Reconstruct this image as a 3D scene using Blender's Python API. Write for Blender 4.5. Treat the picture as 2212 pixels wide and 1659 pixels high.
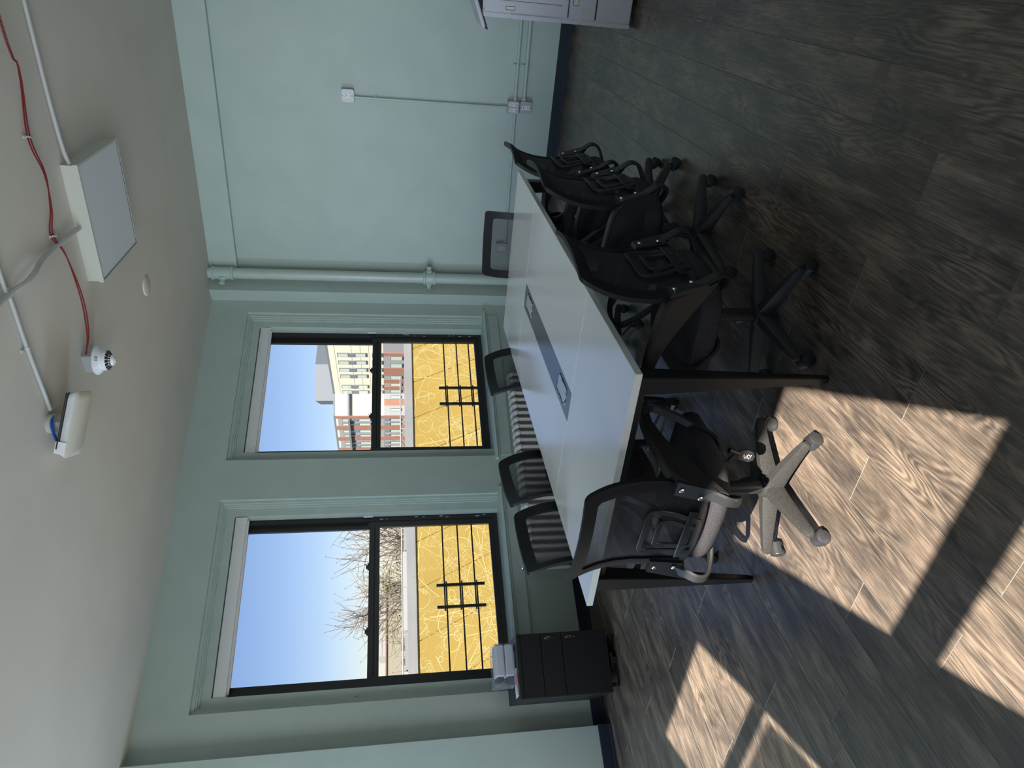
import bpy, bmesh, math, random
from mathutils import Vector, Matrix
random.seed(7)
S = bpy.context.scene
for o in list(bpy.data.objects): bpy.data.objects.remove(o)
COL = S.collection
PI = math.pi
# ------------------------------------------------------------------ camera, sky, sun, exposure
def setup_camera():
    yaw, pitch, roll = math.radians(58.3806644), math.radians(-9.8878548), math.radians(-0.0258)
    f = Vector((math.cos(pitch)*math.sin(yaw), math.cos(pitch)*math.cos(yaw), math.sin(pitch)))
    r = Vector((math.cos(yaw), -math.sin(yaw), 0)); u = r.cross(f)
    r2 = r*math.cos(roll)+u*math.sin(roll); u2 = r2.cross(f)
    cam = bpy.data.cameras.new('camera'); cam.sensor_fit = 'HORIZONTAL'; cam.sensor_width = 36
    cam.lens = 36*1500/2212; cam.clip_start = .05; cam.clip_end = 500
    o = bpy.data.objects.new('camera', cam); COL.objects.link(o)
    X, Y, Z = -u2, r2, -f                       # the phone was held on its side: the world's up points to the picture's left
    o.matrix_world = Matrix(((X.x, Y.x, Z.x, 0), (X.y, Y.y, Z.y, 0), (X.z, Y.z, Z.z, 1.55), (0, 0, 0, 1)))
    S.camera = o
setup_camera()
SUN_DIR = Vector((.89, .455, -.93)).normalized()
w = bpy.data.worlds.new('World'); S.world = w; w.use_nodes = True
nt = w.node_tree; nt.nodes.clear()
sky = nt.nodes.new('ShaderNodeTexSky'); sky.sky_type = 'NISHITA'; sky.sun_disc = False
sky.sun_elevation = math.radians(43); sky.sun_rotation = math.atan2(-SUN_DIR.x, -SUN_DIR.y)
sky.air_density = 1.0; sky.dust_density = .1; sky.ozone_density = 1.6; sky.altitude = 50
bg = nt.nodes.new('ShaderNodeBackground'); bg.inputs['Strength'].default_value = .105
out = nt.nodes.new('ShaderNodeOutputWorld')
tint = nt.nodes.new('ShaderNodeMix'); tint.data_type = 'RGBA'; tint.blend_type = 'MULTIPLY'; tint.inputs[0].default_value = 1; tint.inputs[7].default_value = (.93, .93, 1.16, 1)
nt.links.new(sky.outputs[0], tint.inputs[6]); nt.links.new(tint.outputs[2], bg.inputs['Color']); nt.links.new(bg.outputs[0], out.inputs[0])
def lamp(name, kind, loc, direction, energy, color, **kw):
    l = bpy.data.lights.new(name, kind); l.energy = energy; l.color = color
    for k, v in kw.items(): setattr(l, k, v)
    o = bpy.data.objects.new(name, l); COL.objects.link(o); o.location = loc
    o.rotation_euler = Vector(direction).to_track_quat('-Z', 'Y').to_euler()
    return o
lamp('sun', 'SUN', (-5, -3, 9), SUN_DIR, 20, (1, .92, .82), angle=math.radians(.55))
# added fill lamps inside the rear wall, lifting the room from behind the camera
for y_, w_, e_, sp_ in ((.385, .83, 9, 66), (1.92, .83, 9, 66), (3.65, 1.3, 17, 120)):
    lamp('rear_fill_light', 'AREA', (-.45, y_, 1.9), (1, 0, .06), e_, (.86, .93, 1), shape='RECTANGLE', size=w_, size_y=1.5, spread=math.radians(sp_))
lamp('office_fill_light', 'AREA', (3.2, -2.5, 1.9), (0, 1, .12), 9, (.84, .93, 1), shape='RECTANGLE', size=4.5, size_y=1.5, spread=math.radians(110))  # added fill along the near wall
# added bluish fill, out of frame beyond the pilaster; no window is built there
lamp('side_fill_light', 'AREA', (1.13, 5.22, 1.7), (.62, -.78, -.10), 72, (.54, .75, 1), shape='RECTANGLE', size=1.4, size_y=2.0, spread=math.radians(130))
S.view_settings.view_transform = 'Standard'; S.view_settings.look = 'None'
S.view_settings.exposure = 0.0; S.view_settings.gamma = 1.0; S.view_settings.use_curve_mapping = False
# ------------------------------------------------------------------ materials
def mat(name, col, rough=.6, metal=0, spec=.5, **kw):
    m = bpy.data.materials.new(name); m.use_nodes = True
    b = m.node_tree.nodes['Principled BSDF']
    b.inputs['Base Color'].default_value = (*col, 1); b.inputs['Roughness'].default_value = rough
    b.inputs['Metallic'].default_value = metal; b.inputs['Specular IOR Level'].default_value = spec
    for k, v in kw.items(): b.inputs[k].default_value = v
    return m
def nd(m, t, **kw):
    n = m.node_tree.nodes.new(t)
    for k, v in kw.items():
        if k in n.inputs: n.inputs[k].default_value = v
        else: setattr(n, k, v)
    return n
def lk(m, a, b): m.node_tree.links.new(a, b)
def speckle(m, c1, c2, scale=120, bump=.2, coord='Object', detail=3, dist=.002):
    b = m.node_tree.nodes['Principled BSDF']
    tc = nd(m, 'ShaderNodeTexCoord'); n = nd(m, 'ShaderNodeTexNoise', Scale=scale, Detail=detail)
    lk(m, tc.outputs[coord], n.inputs['Vector'])
    r = nd(m, 'ShaderNodeValToRGB'); r.color_ramp.elements[0].color = (*c1, 1); r.color_ramp.elements[1].color = (*c2, 1)
    r.color_ramp.elements[0].position = .35; r.color_ramp.elements[1].position = .65
    lk(m, n.outputs['Fac'], r.inputs['Fac']); lk(m, r.outputs[0], b.inputs['Base Color'])
    if bump:
        bp = nd(m, 'ShaderNodeBump', Strength=bump, Distance=dist); lk(m, n.outputs['Fac'], bp.inputs['Height']); lk(m, bp.outputs[0], b.inputs['Normal'])
    return m
M = {}
M['wall'] = speckle(mat('wall_paint', (.5, .6, .55), .45, spec=.35), (.42, .51, .465), (.445, .535, .49), 3.5, .12, dist=.01)
M['trimpaint'] = speckle(mat('gloss_paint', (.5, .6, .55), .3), (.42, .515, .47), (.45, .545, .50), 9, .15, dist=.006)
M['ceil'] = speckle(mat('ceiling_paint', (.6, .58, .55), .8), (.63, .58, .50), (.66, .61, .53), 2.2, .2, dist=.02)
M['white'] = mat('white_plastic', (.74, .76, .77), .35)
M['plate'] = mat('steel_cover_plate', (.42, .43, .45), .4, .2)
M['frame'] = mat('back_frame_plastic', (.011, .011, .013), .48, spec=.22)
M['pipewhite'] = mat('white_pipe_paint', (.44, .45, .43), .4)
M['lampwhite'] = mat('luminaire_paint', (.50, .50, .44), .45)
M['diffuser'] = mat('diffuser', (.66, .67, .68), .5)
M['base'] = mat('slate_vinyl', (.020, .027, .042), .55, spec=.3)
M['black'] = speckle(mat('black_plastic', (.03, .03, .03), .40, spec=.32), (.016, .016, .017), (.022, .0215, .0215), 900, .08, dist=.0005)
M['nylon'] = speckle(mat('nylon_base', (.05, .05, .05), .5, spec=.3), (.022, .022, .0215), (.042, .041, .038), 260, .25, dist=.001)
M['caster'] = mat('caster_plastic', (.024, .0245, .027), .45)
M['fabric'] = speckle(mat('seat_fabric', (.05, .05, .055), .95, spec=.06), (.012, .012, .014), (.075, .071, .078), 700, .5, dist=.001)
M['chrome'] = mat('chrome', (.8, .8, .8), .18, 1)
M['framemetal'] = mat('window_metal', (.018, .017, .017), .38)
M['tableleg'] = mat('table_leg', (.012, .012, .013), .33)
M['laminate'] = mat('white_laminate', (.80, .81, .80), .2, IOR=2.5)
M['edge'] = mat('laminate_edge', (.62, .63, .59), .4)
M['inlay'] = mat('grey_inlay', (.09, .095, .10), .24, IOR=2.0)
M['portmetal'] = mat('port_lid', (.58, .60, .64), .3, .3)
M['cabinet'] = mat('cabinet_black', (.012, .012, .013), .45)
M['rad'] = mat('radiator_enamel', (.62, .61, .59), .4)
M['red'] = mat('red_cable', (.17, .008, .010), .4)
M['blue'] = mat('blue_cable', (.02, .10, .42), .35)
M['printer'] = mat('printer_plastic', (.50, .51, .56), .45)
M['printerdark'] = mat('printer_gap', (.02, .02, .025), .5)
M['alabel'] = mat('cream_plastic', (.60, .56, .47), .45)
M['hole'] = mat('dark_hole', (.01, .01, .012), .6)
M['paper'] = mat('paper', (.75, .76, .78), .6)
M['redprint'] = mat('red_print', (.55, .03, .05), .5)
M['cream'] = mat('cream_panels', (.44, .41, .33), .7)
M['greypanel'] = mat('grey_panels', (.17, .172, .182), .7)
M['brick'] = speckle(mat('brick_red', (.3, .13, .09), .8), (.15, .07, .05), (.20, .095, .065), 14, 0)
M['bglass'] = mat('far_glass', (.28, .33, .30), .15)
M['bframe'] = mat('far_frame', (.07, .08, .09), .5)
M['ph'] = mat('penthouse_metal', (.095, .108, .128), .6)
M['beige'] = mat('beige_render', (.185, .168, .125), .8)
M['roofwhite'] = speckle(mat('white_roof', (.6, .6, .6), .7), (.135, .14, .15), (.165, .165, .17), 1.2, 0)
M['steelwhite'] = mat('white_rail', (.22, .22, .225), .5)
M['bark'] = mat('bark', (.075, .06, .048), .9)
M['ground'] = speckle(mat('asphalt', (.1, .1, .1), .9), (.09, .09, .09), (.13, .13, .13), 2, 0)
M['yellow'] = speckle(mat('yellow_panels', (.4, .3, .08), .55), (.20, .138, .030), (.225, .158, .036), .7, 0)
M['chalk'] = mat('scratched_lines', (.34, .285, .13), .6)
def glass_mat(name, tint, gloss):
    m = bpy.data.materials.new(name); m.use_nodes = True; n = m.node_tree; n.nodes.clear()
    tr = nd(m, 'ShaderNodeBsdfTransparent', Color=(*tint, 1)); gl = nd(m, 'ShaderNodeBsdfGlossy', Roughness=.02)
    fr = nd(m, 'ShaderNodeFresnel', IOR=1.45); mx = nd(m, 'ShaderNodeMixShader'); mu = nd(m, 'ShaderNodeMath', operation='MULTIPLY')
    mu.inputs[1].default_value = gloss; lk(m, fr.outputs[0], mu.inputs[0]); lk(m, mu.outputs[0], mx.inputs[0])
    lk(m, tr.outputs[0], mx.inputs[1]); lk(m, gl.outputs[0], mx.inputs[2])
    o = nd(m, 'ShaderNodeOutputMaterial'); lk(m, mx.outputs[0], o.inputs[0]); return m
M['glass'] = glass_mat('window_glass', (.97, .985, .98), .25)
def mesh_mat():
    m = bpy.data.materials.new('open_mesh_fabric'); m.use_nodes = True; n = m.node_tree; n.nodes.clear()
    uv = nd(m, 'ShaderNodeTexCoord'); sp = nd(m, 'ShaderNodeSeparateXYZ'); lk(m, uv.outputs['UV'], sp.inputs[0])
    def s(inp, k):
        a = nd(m, 'ShaderNodeMath', operation='MULTIPLY'); a.inputs[1].default_value = k; lk(m, inp, a.inputs[0])
        b = nd(m, 'ShaderNodeMath', operation='SINE'); lk(m, a.outputs[0], b.inputs[0]); return b.outputs[0]
    k = 2*PI/.0052
    mu = nd(m, 'ShaderNodeMath', operation='MULTIPLY'); lk(m, s(sp.outputs[0], k), mu.inputs[0]); lk(m, s(sp.outputs[1], k), mu.inputs[1])
    g = nd(m, 'ShaderNodeMath', operation='GREATER_THAN'); g.inputs[1].default_value = -.12; lk(m, mu.outputs[0], g.inputs[0])
    tr = nd(m, 'ShaderNodeBsdfTransparent'); p = nd(m, 'ShaderNodeBsdfPrincipled', Roughness=.7); p.inputs['Base Color'].default_value = (.012, .012, .015, 1)
    mx = nd(m, 'ShaderNodeMixShader'); lw = nd(m, 'ShaderNodeLayerWeight', Blend=.5); sm = nd(m, 'ShaderNodeMapRange', interpolation_type='SMOOTHSTEP'); sm.inputs[1].default_value = .30; sm.inputs[2].default_value = .80   # thick threads close the holes at a slant
    lk(m, lw.outputs['Facing'], sm.inputs[0]); mm = nd(m, 'ShaderNodeMath', operation='MAXIMUM'); lk(m, g.outputs[0], mm.inputs[0]); lk(m, sm.outputs[0], mm.inputs[1])
    lk(m, mm.outputs[0], mx.inputs[0]); lk(m, p.outputs[0], mx.inputs[2]); lk(m, tr.outputs[0], mx.inputs[1])
    o = nd(m, 'ShaderNodeOutputMaterial'); lk(m, mx.outputs[0], o.inputs[0]); return m
M['mesh'] = mesh_mat()
def shade_mat():
    m = bpy.data.materials.new('shade_cloth'); m.use_nodes = True; n = m.node_tree; n.nodes.clear()
    tr = nd(m, 'ShaderNodeBsdfTransparent'); p = nd(m, 'ShaderNodeBsdfDiffuse', Color=(.6, .6, .5, 1))
    mx = nd(m, 'ShaderNodeMixShader'); mx.inputs[0].default_value = .62
    lk(m, tr.outputs[0], mx.inputs[1]); lk(m, p.outputs[0], mx.inputs[2])
    o = nd(m, 'ShaderNodeOutputMaterial'); lk(m, mx.outputs[0], o.inputs[0]); return m
M['shade'] = shade_mat()
def bag_mat():
    m = bpy.data.materials.new('clear_plastic_bag'); m.use_nodes = True; n = m.node_tree; n.nodes.clear()
    tr = nd(m, 'ShaderNodeBsdfTransparent', Color=(.92, .94, .97, 1))
    p = nd(m, 'ShaderNodeBsdfPrincipled', Roughness=.12); p.inputs['Base Color'].default_value = (.55, .58, .62, 1)
    ns = nd(m, 'ShaderNodeTexNoise', Scale=38, Detail=3); bp = nd(m, 'ShaderNodeBump', Strength=.9, Distance=.01)
    lk(m, ns.outputs[0], bp.inputs['Height']); lk(m, bp.outputs[0], p.inputs['Normal'])
    mx = nd(m, 'ShaderNodeMixShader'); mx.inputs[0].default_value = .2
    lk(m, tr.outputs[0], mx.inputs[1]); lk(m, p.outputs[0], mx.inputs[2])
    o = nd(m, 'ShaderNodeOutputMaterial'); lk(m, mx.outputs[0], o.inputs[0]); return m
M['bag'] = bag_mat()
def wood_mat():
    m = mat('vinyl_plank', (.2, .15, .1), .30, IOR=1.68); b = m.node_tree.nodes['Principled BSDF']
    tc = nd(m, 'ShaderNodeTexCoord'); oi = nd(m, 'ShaderNodeObjectInfo')
    ro = nd(m, 'ShaderNodeVectorMath', operation='MULTIPLY'); ro.inputs[1].default_value = (1, 1, 1)
    cx = nd(m, 'ShaderNodeCombineXYZ'); mu = nd(m, 'ShaderNodeMath', operation='MULTIPLY'); mu.inputs[1].default_value = 37.
    lk(m, oi.outputs['Random'], mu.inputs[0])
    for i in range(3): lk(m, mu.outputs[0], cx.inputs[i])
    ad = nd(m, 'ShaderNodeVectorMath', operation='ADD'); lk(m, tc.outputs['Object'], ad.inputs[0]); lk(m, cx.outputs[0], ad.inputs[1])
    def noise(sx, sy, sc, det, rough=.5):
        v = nd(m, 'ShaderNodeVectorMath', operation='MULTIPLY'); v.inputs[1].default_value = (sx, sy, 1); lk(m, ad.outputs[0], v.inputs[0])
        n = nd(m, 'ShaderNodeTexNoise', Scale=sc, Detail=det, Roughness=rough); lk(m, v.outputs[0], n.inputs['Vector']); return n.outputs['Fac']
    big = noise(1.1, 5.2, 1.25, 2.5, .45)                                 # its contour lines are the cathedral grain
    a = nd(m, 'ShaderNodeMath', operation='MULTIPLY'); a.inputs[1].default_value = 140.; lk(m, big, a.inputs[0])
    sn = nd(m, 'ShaderNodeMath', operation='SINE'); lk(m, a.outputs[0], sn.inputs[0])
    fine = noise(2.2, 75, 3, 6, .75); patch = noise(1.4, 4.5, 2.2, 4, .6); amp = noise(1.2, 4, 1.6, 2)
    ar = nd(m, 'ShaderNodeMapRange'); ar.inputs[1].default_value = .42; ar.inputs[2].default_value = .66; ar.inputs[3].default_value = .01; ar.inputs[4].default_value = .10; lk(m, amp, ar.inputs[0])
    m1 = nd(m, 'ShaderNodeMath', operation='MULTIPLY'); lk(m, sn.outputs[0], m1.inputs[0]); lk(m, ar.outputs[0], m1.inputs[1])
    m2 = nd(m, 'ShaderNodeMath', operation='MULTIPLY_ADD'); lk(m, fine, m2.inputs[0]); m2.inputs[1].default_value = 1.0; lk(m, m1.outputs[0], m2.inputs[2])
    m3 = nd(m, 'ShaderNodeMath', operation='MULTIPLY_ADD'); lk(m, patch, m3.inputs[0]); m3.inputs[1].default_value = .85; lk(m, m2.outputs[0], m3.inputs[2])
    m4 = nd(m, 'ShaderNodeMath', operation='ADD'); m4.inputs[1].default_value = -.18; lk(m, m3.outputs[0], m4.inputs[0])
    rp = nd(m, 'ShaderNodeValToRGB'); e = rp.color_ramp.elements
    e[0].position = .50; e[0].color = (.034, .029, .027, 1); e[1].position = .98; e[1].color = (.265, .20, .147, 1)
    x = e.new(.74); x.color = (.105, .083, .065, 1)
    lk(m, m4.outputs[0], rp.inputs['Fac']); lk(m, rp.outputs[0], b.inputs['Base Color'])
    bp = nd(m, 'ShaderNodeBump', Strength=.25, Distance=.0015); lk(m, m2.outputs[0], bp.inputs['Height']); lk(m, bp.outputs[0], b.inputs['Normal'])
    return m
M['wood'] = wood_mat(); M['arris'] = mat('plank_edge_highlight', (.19, .165, .14), .5)  # bevels coloured lighter to stand in for plank edges catching light
# ------------------------------------------------------------------ mesh helpers
class B:
    """a growing bmesh"""
    def __init__(s, T=None): s.bm = bmesh.new(); s.T = T or Matrix()
    def v(s, p): return s.bm.verts.new(s.T @ Vector(p))
    def f(s, vs):
        try: return s.bm.faces.new(vs)
        except ValueError: return None
    def box(s, x0, x1, y0, y1, z0, z1, bev=0):
        b2 = bmesh.new(); vs = [b2.verts.new((x, y, z)) for z in (z0, z1) for y in (y0, y1) for x in (x0, x1)]
        for q in ((0, 2, 3, 1), (4, 5, 7, 6), (0, 1, 5, 4), (2, 6, 7, 3), (0, 4, 6, 2), (1, 3, 7, 5)): b2.faces.new([vs[i] for i in q])
        if bev: bmesh.ops.bevel(b2, geom=b2.edges[:], offset=bev, segments=2, affect='EDGES')
        s.add(b2); return s
    def add(s, b2):
        mp = {v: s.v(v.co) for v in b2.verts}
        for f in b2.faces: s.f([mp[v] for v in f.verts])
        b2.free()
    def prism(s, poly, z0, z1, axis='z'):
        """poly extruded along an axis: z -> (x,y,z); y -> poly is (x,z); x -> poly is (y,z)"""
        mk = {'z': lambda a, b, c: (a, b, c), 'y': lambda a, b, c: (a, c, b), 'x': lambda a, b, c: (c, a, b)}[axis]
        lo = [s.v(mk(a, b, z0)) for a, b in poly]; hi = [s.v(mk(a, b, z1)) for a, b in poly]; n = len(poly)
        s.f(lo[::-1]); s.f(hi)
        for i in range(n): s.f([lo[i], lo[(i+1) % n], hi[(i+1) % n], hi[i]])
        return s
    def tube(s, pts, r, seg=10, cap=True):
        pts = [Vector(p) for p in pts]; n = len(pts); rs = r if isinstance(r, (list, tuple)) else [r]*n
        rings = []; up = None
        for i, p in enumerate(pts):
            t = (pts[min(i+1, n-1)]-pts[max(i-1, 0)]).normalized()
            if up is None: up = t.orthogonal().normalized()
            up = (up - t*up.dot(t)).normalized(); sd = t.cross(up)
            rings.append([s.v(p+(up*math.cos(a)+sd*math.sin(a))*rs[i]) for a in [2*PI*k/seg for k in range(seg)]])
        for a, b in zip(rings, rings[1:]):
            for k in range(seg): s.f([a[k], a[(k+1) % seg], b[(k+1) % seg], b[k]])
        if cap: s.f(rings[0][::-1]); s.f(rings[-1])
        return s
    def lathe(s, prof, c=(0, 0, 0), axis='z', seg=24):
        """prof: (radius, height)"""
        c = Vector(c); ax = {'z': (Vector((1, 0, 0)), Vector((0, 1, 0)), Vector((0, 0, 1))), 'x': (Vector((0, 1, 0)), Vector((0, 0, 1)), Vector((1, 0, 0))), 'y': (Vector((0, 0, 1)), Vector((1, 0, 0)), Vector((0, 1, 0)))}[axis] if isinstance(axis, str) else axis
        rings = []
        for r, h in prof:
            if r < 1e-6: rings.append([s.v(c+ax[2]*h)])
            else: rings.append([s.v(c+ax[2]*h+(ax[0]*math.cos(a)+ax[1]*math.sin(a))*r) for a in [2*PI*k/seg for k in range(seg)]])
        for a, b in zip(rings, rings[1:]):
            for k in range(seg):
                k2 = (k+1) % seg
                if len(a) == 1 and len(b) == 1: continue
                if len(a) == 1: s.f([a[0], b[k2], b[k]])
                elif len(b) == 1: s.f([a[k], a[k2], b[0]])
                else: s.f([a[k], a[k2], b[k2], b[k]])
        if len(rings[0]) > 1: s.f(rings[0][::-1])
        if len(rings[-1]) > 1: s.f(rings[-1])
        return s
    def band(s, pts, wv, w, t, closed=False, rnd=.3):
        """flat band: width w along wv (per point or one vector), thickness t across it; w, t may be lists"""
        n = len(pts); pts = [Vector(p) for p in pts]; W = w if isinstance(w, list) else [w]*n; T = t if isinstance(t, list) else [t]*n
        rings = []
        for i, p in enumerate(pts):
            a, b = (pts[(i-1) % n], pts[(i+1) % n]) if closed else (pts[max(i-1, 0)], pts[min(i+1, n-1)])
            tg = (b-a).normalized(); wd = Vector(wv[i] if isinstance(wv, list) else wv); wd = (wd-tg*wd.dot(tg)).normalized(); th = tg.cross(wd)
            hw, ht = W[i]/2, T[i]/2; c = min(hw, ht)*rnd*1.6
            rings.append([s.v(p+wd*x+th*y) for x, y in ((hw-c, ht), (hw, ht-c), (hw, -ht+c), (hw-c, -ht), (-hw+c, -ht), (-hw, -ht+c), (-hw, ht-c), (-hw+c, ht))])
        m = 8; rr = list(zip(rings, rings[1:]))+([(rings[-1], rings[0])] if closed else [])
        for a, b in rr:
            for k in range(m): s.f([a[k], a[(k+1) % m], b[(k+1) % m], b[k]])
        if not closed: s.f(rings[0][::-1]); s.f(rings[-1])
        return s
def smooth_path(pts, n=4):
    """Catmull-Rom"""
    P = [Vector(p) for p in pts]; P = [P[0]*2-P[1]]+P+[P[-1]*2-P[-2]]; o = []
    for i in range(1, len(P)-2):
        for k in range(n):
            t = k/n; a, b, c, d = P[i-1], P[i], P[i+1], P[i+2]
            o.append(.5*((2*b)+(c-a)*t+(2*a-5*b+4*c-d)*t*t+(3*b-a-3*c+d)*t**3))
    o.append(P[-2]); return o
def obj(name, b, m, parent=None, smooth=False, kind=None, label=None, mesh=None):
    if mesh is None:
        bm = b.bm; bmesh.ops.recalc_face_normals(bm, faces=bm.faces[:])
        mesh = bpy.data.meshes.new(name); bm.to_mesh(mesh); bm.free(); mesh.materials.append(M[m] if isinstance(m, str) else m)
        if smooth:
            for p in mesh.polygons: p.use_smooth = True
            try: mesh.set_sharp_from_angle(angle=math.radians(38))
            except Exception: pass
    o = bpy.data.objects.new(name, mesh); COL.objects.link(o)
    if parent: o.parent = parent
    if kind: o['kind'] = kind
    if label: o['label'] = label
    return o
def thing(name, label, cat, loc=(0, 0, 0), rz=0, group=None, kind=None):
    o = bpy.data.objects.new(name, None); COL.objects.link(o); o.empty_display_size = .1
    o.location = loc; o.rotation_euler = (0, 0, rz)
    if label: o['label'] = label
    if cat: o['category'] = cat
    if group: o['group'] = group
    if kind: o['kind'] = kind
    return o
def tag(o, label, cat, group=None):
    o['label'] = label; o['category'] = cat
    if group: o['group'] = group
    return o
def copy_tree(o, parent=None):
    c = o.copy(); COL.objects.link(c); c.parent = parent
    for ch in o.children: copy_tree(ch, c)
    return c
# ------------------------------------------------------------------ frame of the oblique window wall: s to the right along it, y outwards, z up
PHI = math.radians(24.43869); CN = Vector((6.6, 2.97374, 0)); RW = -PHI
TV = Vector((math.cos(PHI), -math.sin(PHI), 0)); NV = Vector((math.sin(PHI), math.cos(PHI), 0))
def WW(s, y, z): return CN+TV*s+NV*y+Vector((0, 0, z))
def wobj(name, b, m, **k):
    o = obj(name, b, m, **k); o.location = CN; o.rotation_euler = (0, 0, RW); return o
def wthing(name, label, cat, s, y, z, group=None, kind=None): return thing(name, label, cat, WW(s, y, z), RW, group, kind)
# ------------------------------------------------------------------ floor: slab and planks
fl = obj('floor', B().box(-.6, 6.6, -2.6, 6.4, -.12, -.0045), 'wood', kind='structure')
PW, PL = .1865, 1.22
OFF = {0: 2.187, 1: 1.84, 2: 2.635, 3: 1.97, 4: 1.56, 5: 2.25, 6: 1.62, 7: 1.06, 8: 1.42, 9: 1.9, 10: 2.5, 11: 1.2}
def plank_mesh():
    b = bmesh.new(); g = .0002; e = .0012
    def ring(x0, x1, y0, y1, z): return [b.verts.new((x, y, z)) for x, y in ((x0, y0), (x1, y0), (x1, y1), (x0, y1))]
    r0 = ring(g, PL-g, g, PW-g, -.0045); r1 = ring(g, PL-g, g, PW-g, -e); r2 = ring(g+e, PL-g-e, g+e, PW-g-e, 0)
    for a, c in ((r0, r1), (r1, r2)):
        for k in range(4):
            f = b.faces.new([a[k], a[(k+1) % 4], c[(k+1) % 4], c[k]]); f.material_index = 1 if c is r2 else 0
    b.faces.new(r2); return b
pb = plank_mesh(); pme = bpy.data.meshes.new('plank'); pb.to_mesh(pme); pb.free(); pme.materials.append(M['wood']); pme.materials.append(M['arris'])
NW = (math.sin(PHI), math.cos(PHI)); DW = 5.43785
def clip_plank(x, y):
    b = plank_mesh(); did = False
    for co, no in (((6.6-x, 0, 0), (1, 0, 0)), ((-.5-x, 0, 0), (-1, 0, 0)), ((NW[0]*DW-x, NW[1]*DW-y, 0), (NW[0], NW[1], 0))):
        c = Vector(co); n = Vector(no); ds = [(v.co-c).dot(n) for v in b.verts]
        if not ds or min(ds) > 0: b.free(); return None
        if max(ds) > 0:
            bmesh.ops.bisect_plane(b, geom=b.verts[:]+b.edges[:]+b.faces[:], plane_co=c, plane_no=n, clear_outer=True); did = True
    if not did: b.free(); return pme
    me = bpy.data.meshes.new('plank'); b.to_mesh(me); b.free(); me.materials.append(M['wood']); me.materials.append(M['arris']); return me
for row in range(-8, 28):
    y = .16+PW*row
    x0 = OFF.get(row, (row*.437) % PL + (row % 3)*.21) % PL - 2*PL
    for k in range(9):
        x = x0+k*PL
        if x > 6.59 or x+PL < -.48: continue
        me = clip_plank(x, y)
        if me is None: continue
        o = obj('plank', None, None, parent=fl, mesh=me); o.location = (x, y, 0)
# ------------------------------------------------------------------ room shell
ce = obj('ceiling', B().prism([(-.54, -2.8), (6.8, -2.8), (6.8, 3.0), (-.54, 6.35)], 3.25, 3.4), 'ceil', kind='structure')
W1 = (-1.887, -.284); W2 = (-3.837, -2.248); ZB, ZT = .62, 2.908
b = B()
for a, c, z0, z1 in ((-8.6, W2[0], 0, 3.25), (W2[1], W1[0], 0, 3.25), (W1[1], .25, 0, 3.25), (W2[0], W2[1], 0, ZB), (W2[0], W2[1], ZT, 3.25), (W1[0], W1[1], 0, ZB), (W1[0], W1[1], ZT, 3.25)):
    b.box(a, c, 0, .3, z0, z1)
wobj('wall_left', b, 'wall', kind='structure')
obj('wall_right', B().box(6.6, 6.8, -2.6, 3.2, 0, 3.25), 'wall', kind='structure')
obj('wall_near', B().box(-.54, 6.8, -2.8, -2.6, 0, 3.25), 'wall', kind='structure')
b = B(); ops = ((-.03, .80), (1.51, 2.33), (3.0, 4.3)); ys = [-2.8]+[v for p in ops for v in p]+[7.2]
for i in range(0, len(ys), 2): b.box(-.54, -.5, ys[i], ys[i+1], 0, 3.25)
for a, c in ops: b.box(-.54, -.5, a, c, 0, .7); b.box(-.54, -.5, a, c, 2.81, 3.25)
b.box(-.54, -.5, -.03, .80, 1.685, 1.833); b.box(-.54, -.5, 1.51, 2.33, 2.2, 2.263); b.box(-.54, -.5, 3.0, 4.3, 1.65, 1.75)
obj('wall_back', b, 'wall', kind='structure')
rsh = thing('window_blind', 'pale roller shade drawn over a window behind the photographer', 'blind', (-.575, 1.92, .7))
obj('blind_cloth', B().box(0, .002, -.40, .40, 0, 1.5), 'shade', rsh); obj('hem_bar', B().box(-.005, .007, -.40, .40, -.002, .018), 'white', rsh)
# pilaster beside the cabinet, corner column, beam
wobj('trim_1', B().box(-8.5, -4.13, -.12, 0, 0, 3.25, .004), 'wall', kind='structure')
wobj('trim_2', B().prism([(-.14, -.15), (.2, -.15), (.2, 0), (-.14, 0)], 0, 3.25), 'wall', kind='structure')
obj('trim_3', B().box(6.54, 6.6, -2.6, 2.80, 3.0, 3.25, .003), 'wall', kind='structure')
def baseboard(x0, x1, y0):
    return B().prism([(y0-.010, .0), (y0-.010, .012), (y0-.006, .02), (y0-.006, .096), (y0-.002, .1), (y0, .1), (y0, 0)], x0, x1, 'x')
wobj('baseboard_left', baseboard(-4.13, -.14, 0), 'base', kind='structure')
wobj('baseboard_pilaster', baseboard(-8.4, -4.128, -.12), 'base', kind='structure')
wobj('baseboard_corner', baseboard(-.14, .12, -.15), 'base', kind='structure')
b = B(Matrix.Translation((6.6, 0, 0)) @ Matrix.Rotation(-PI/2, 4, 'Z'))
bb = baseboard(-2.80, 2.6, 0); b.add(bb.bm)
obj('baseboard_right', b, 'base', kind='structure')
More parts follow.
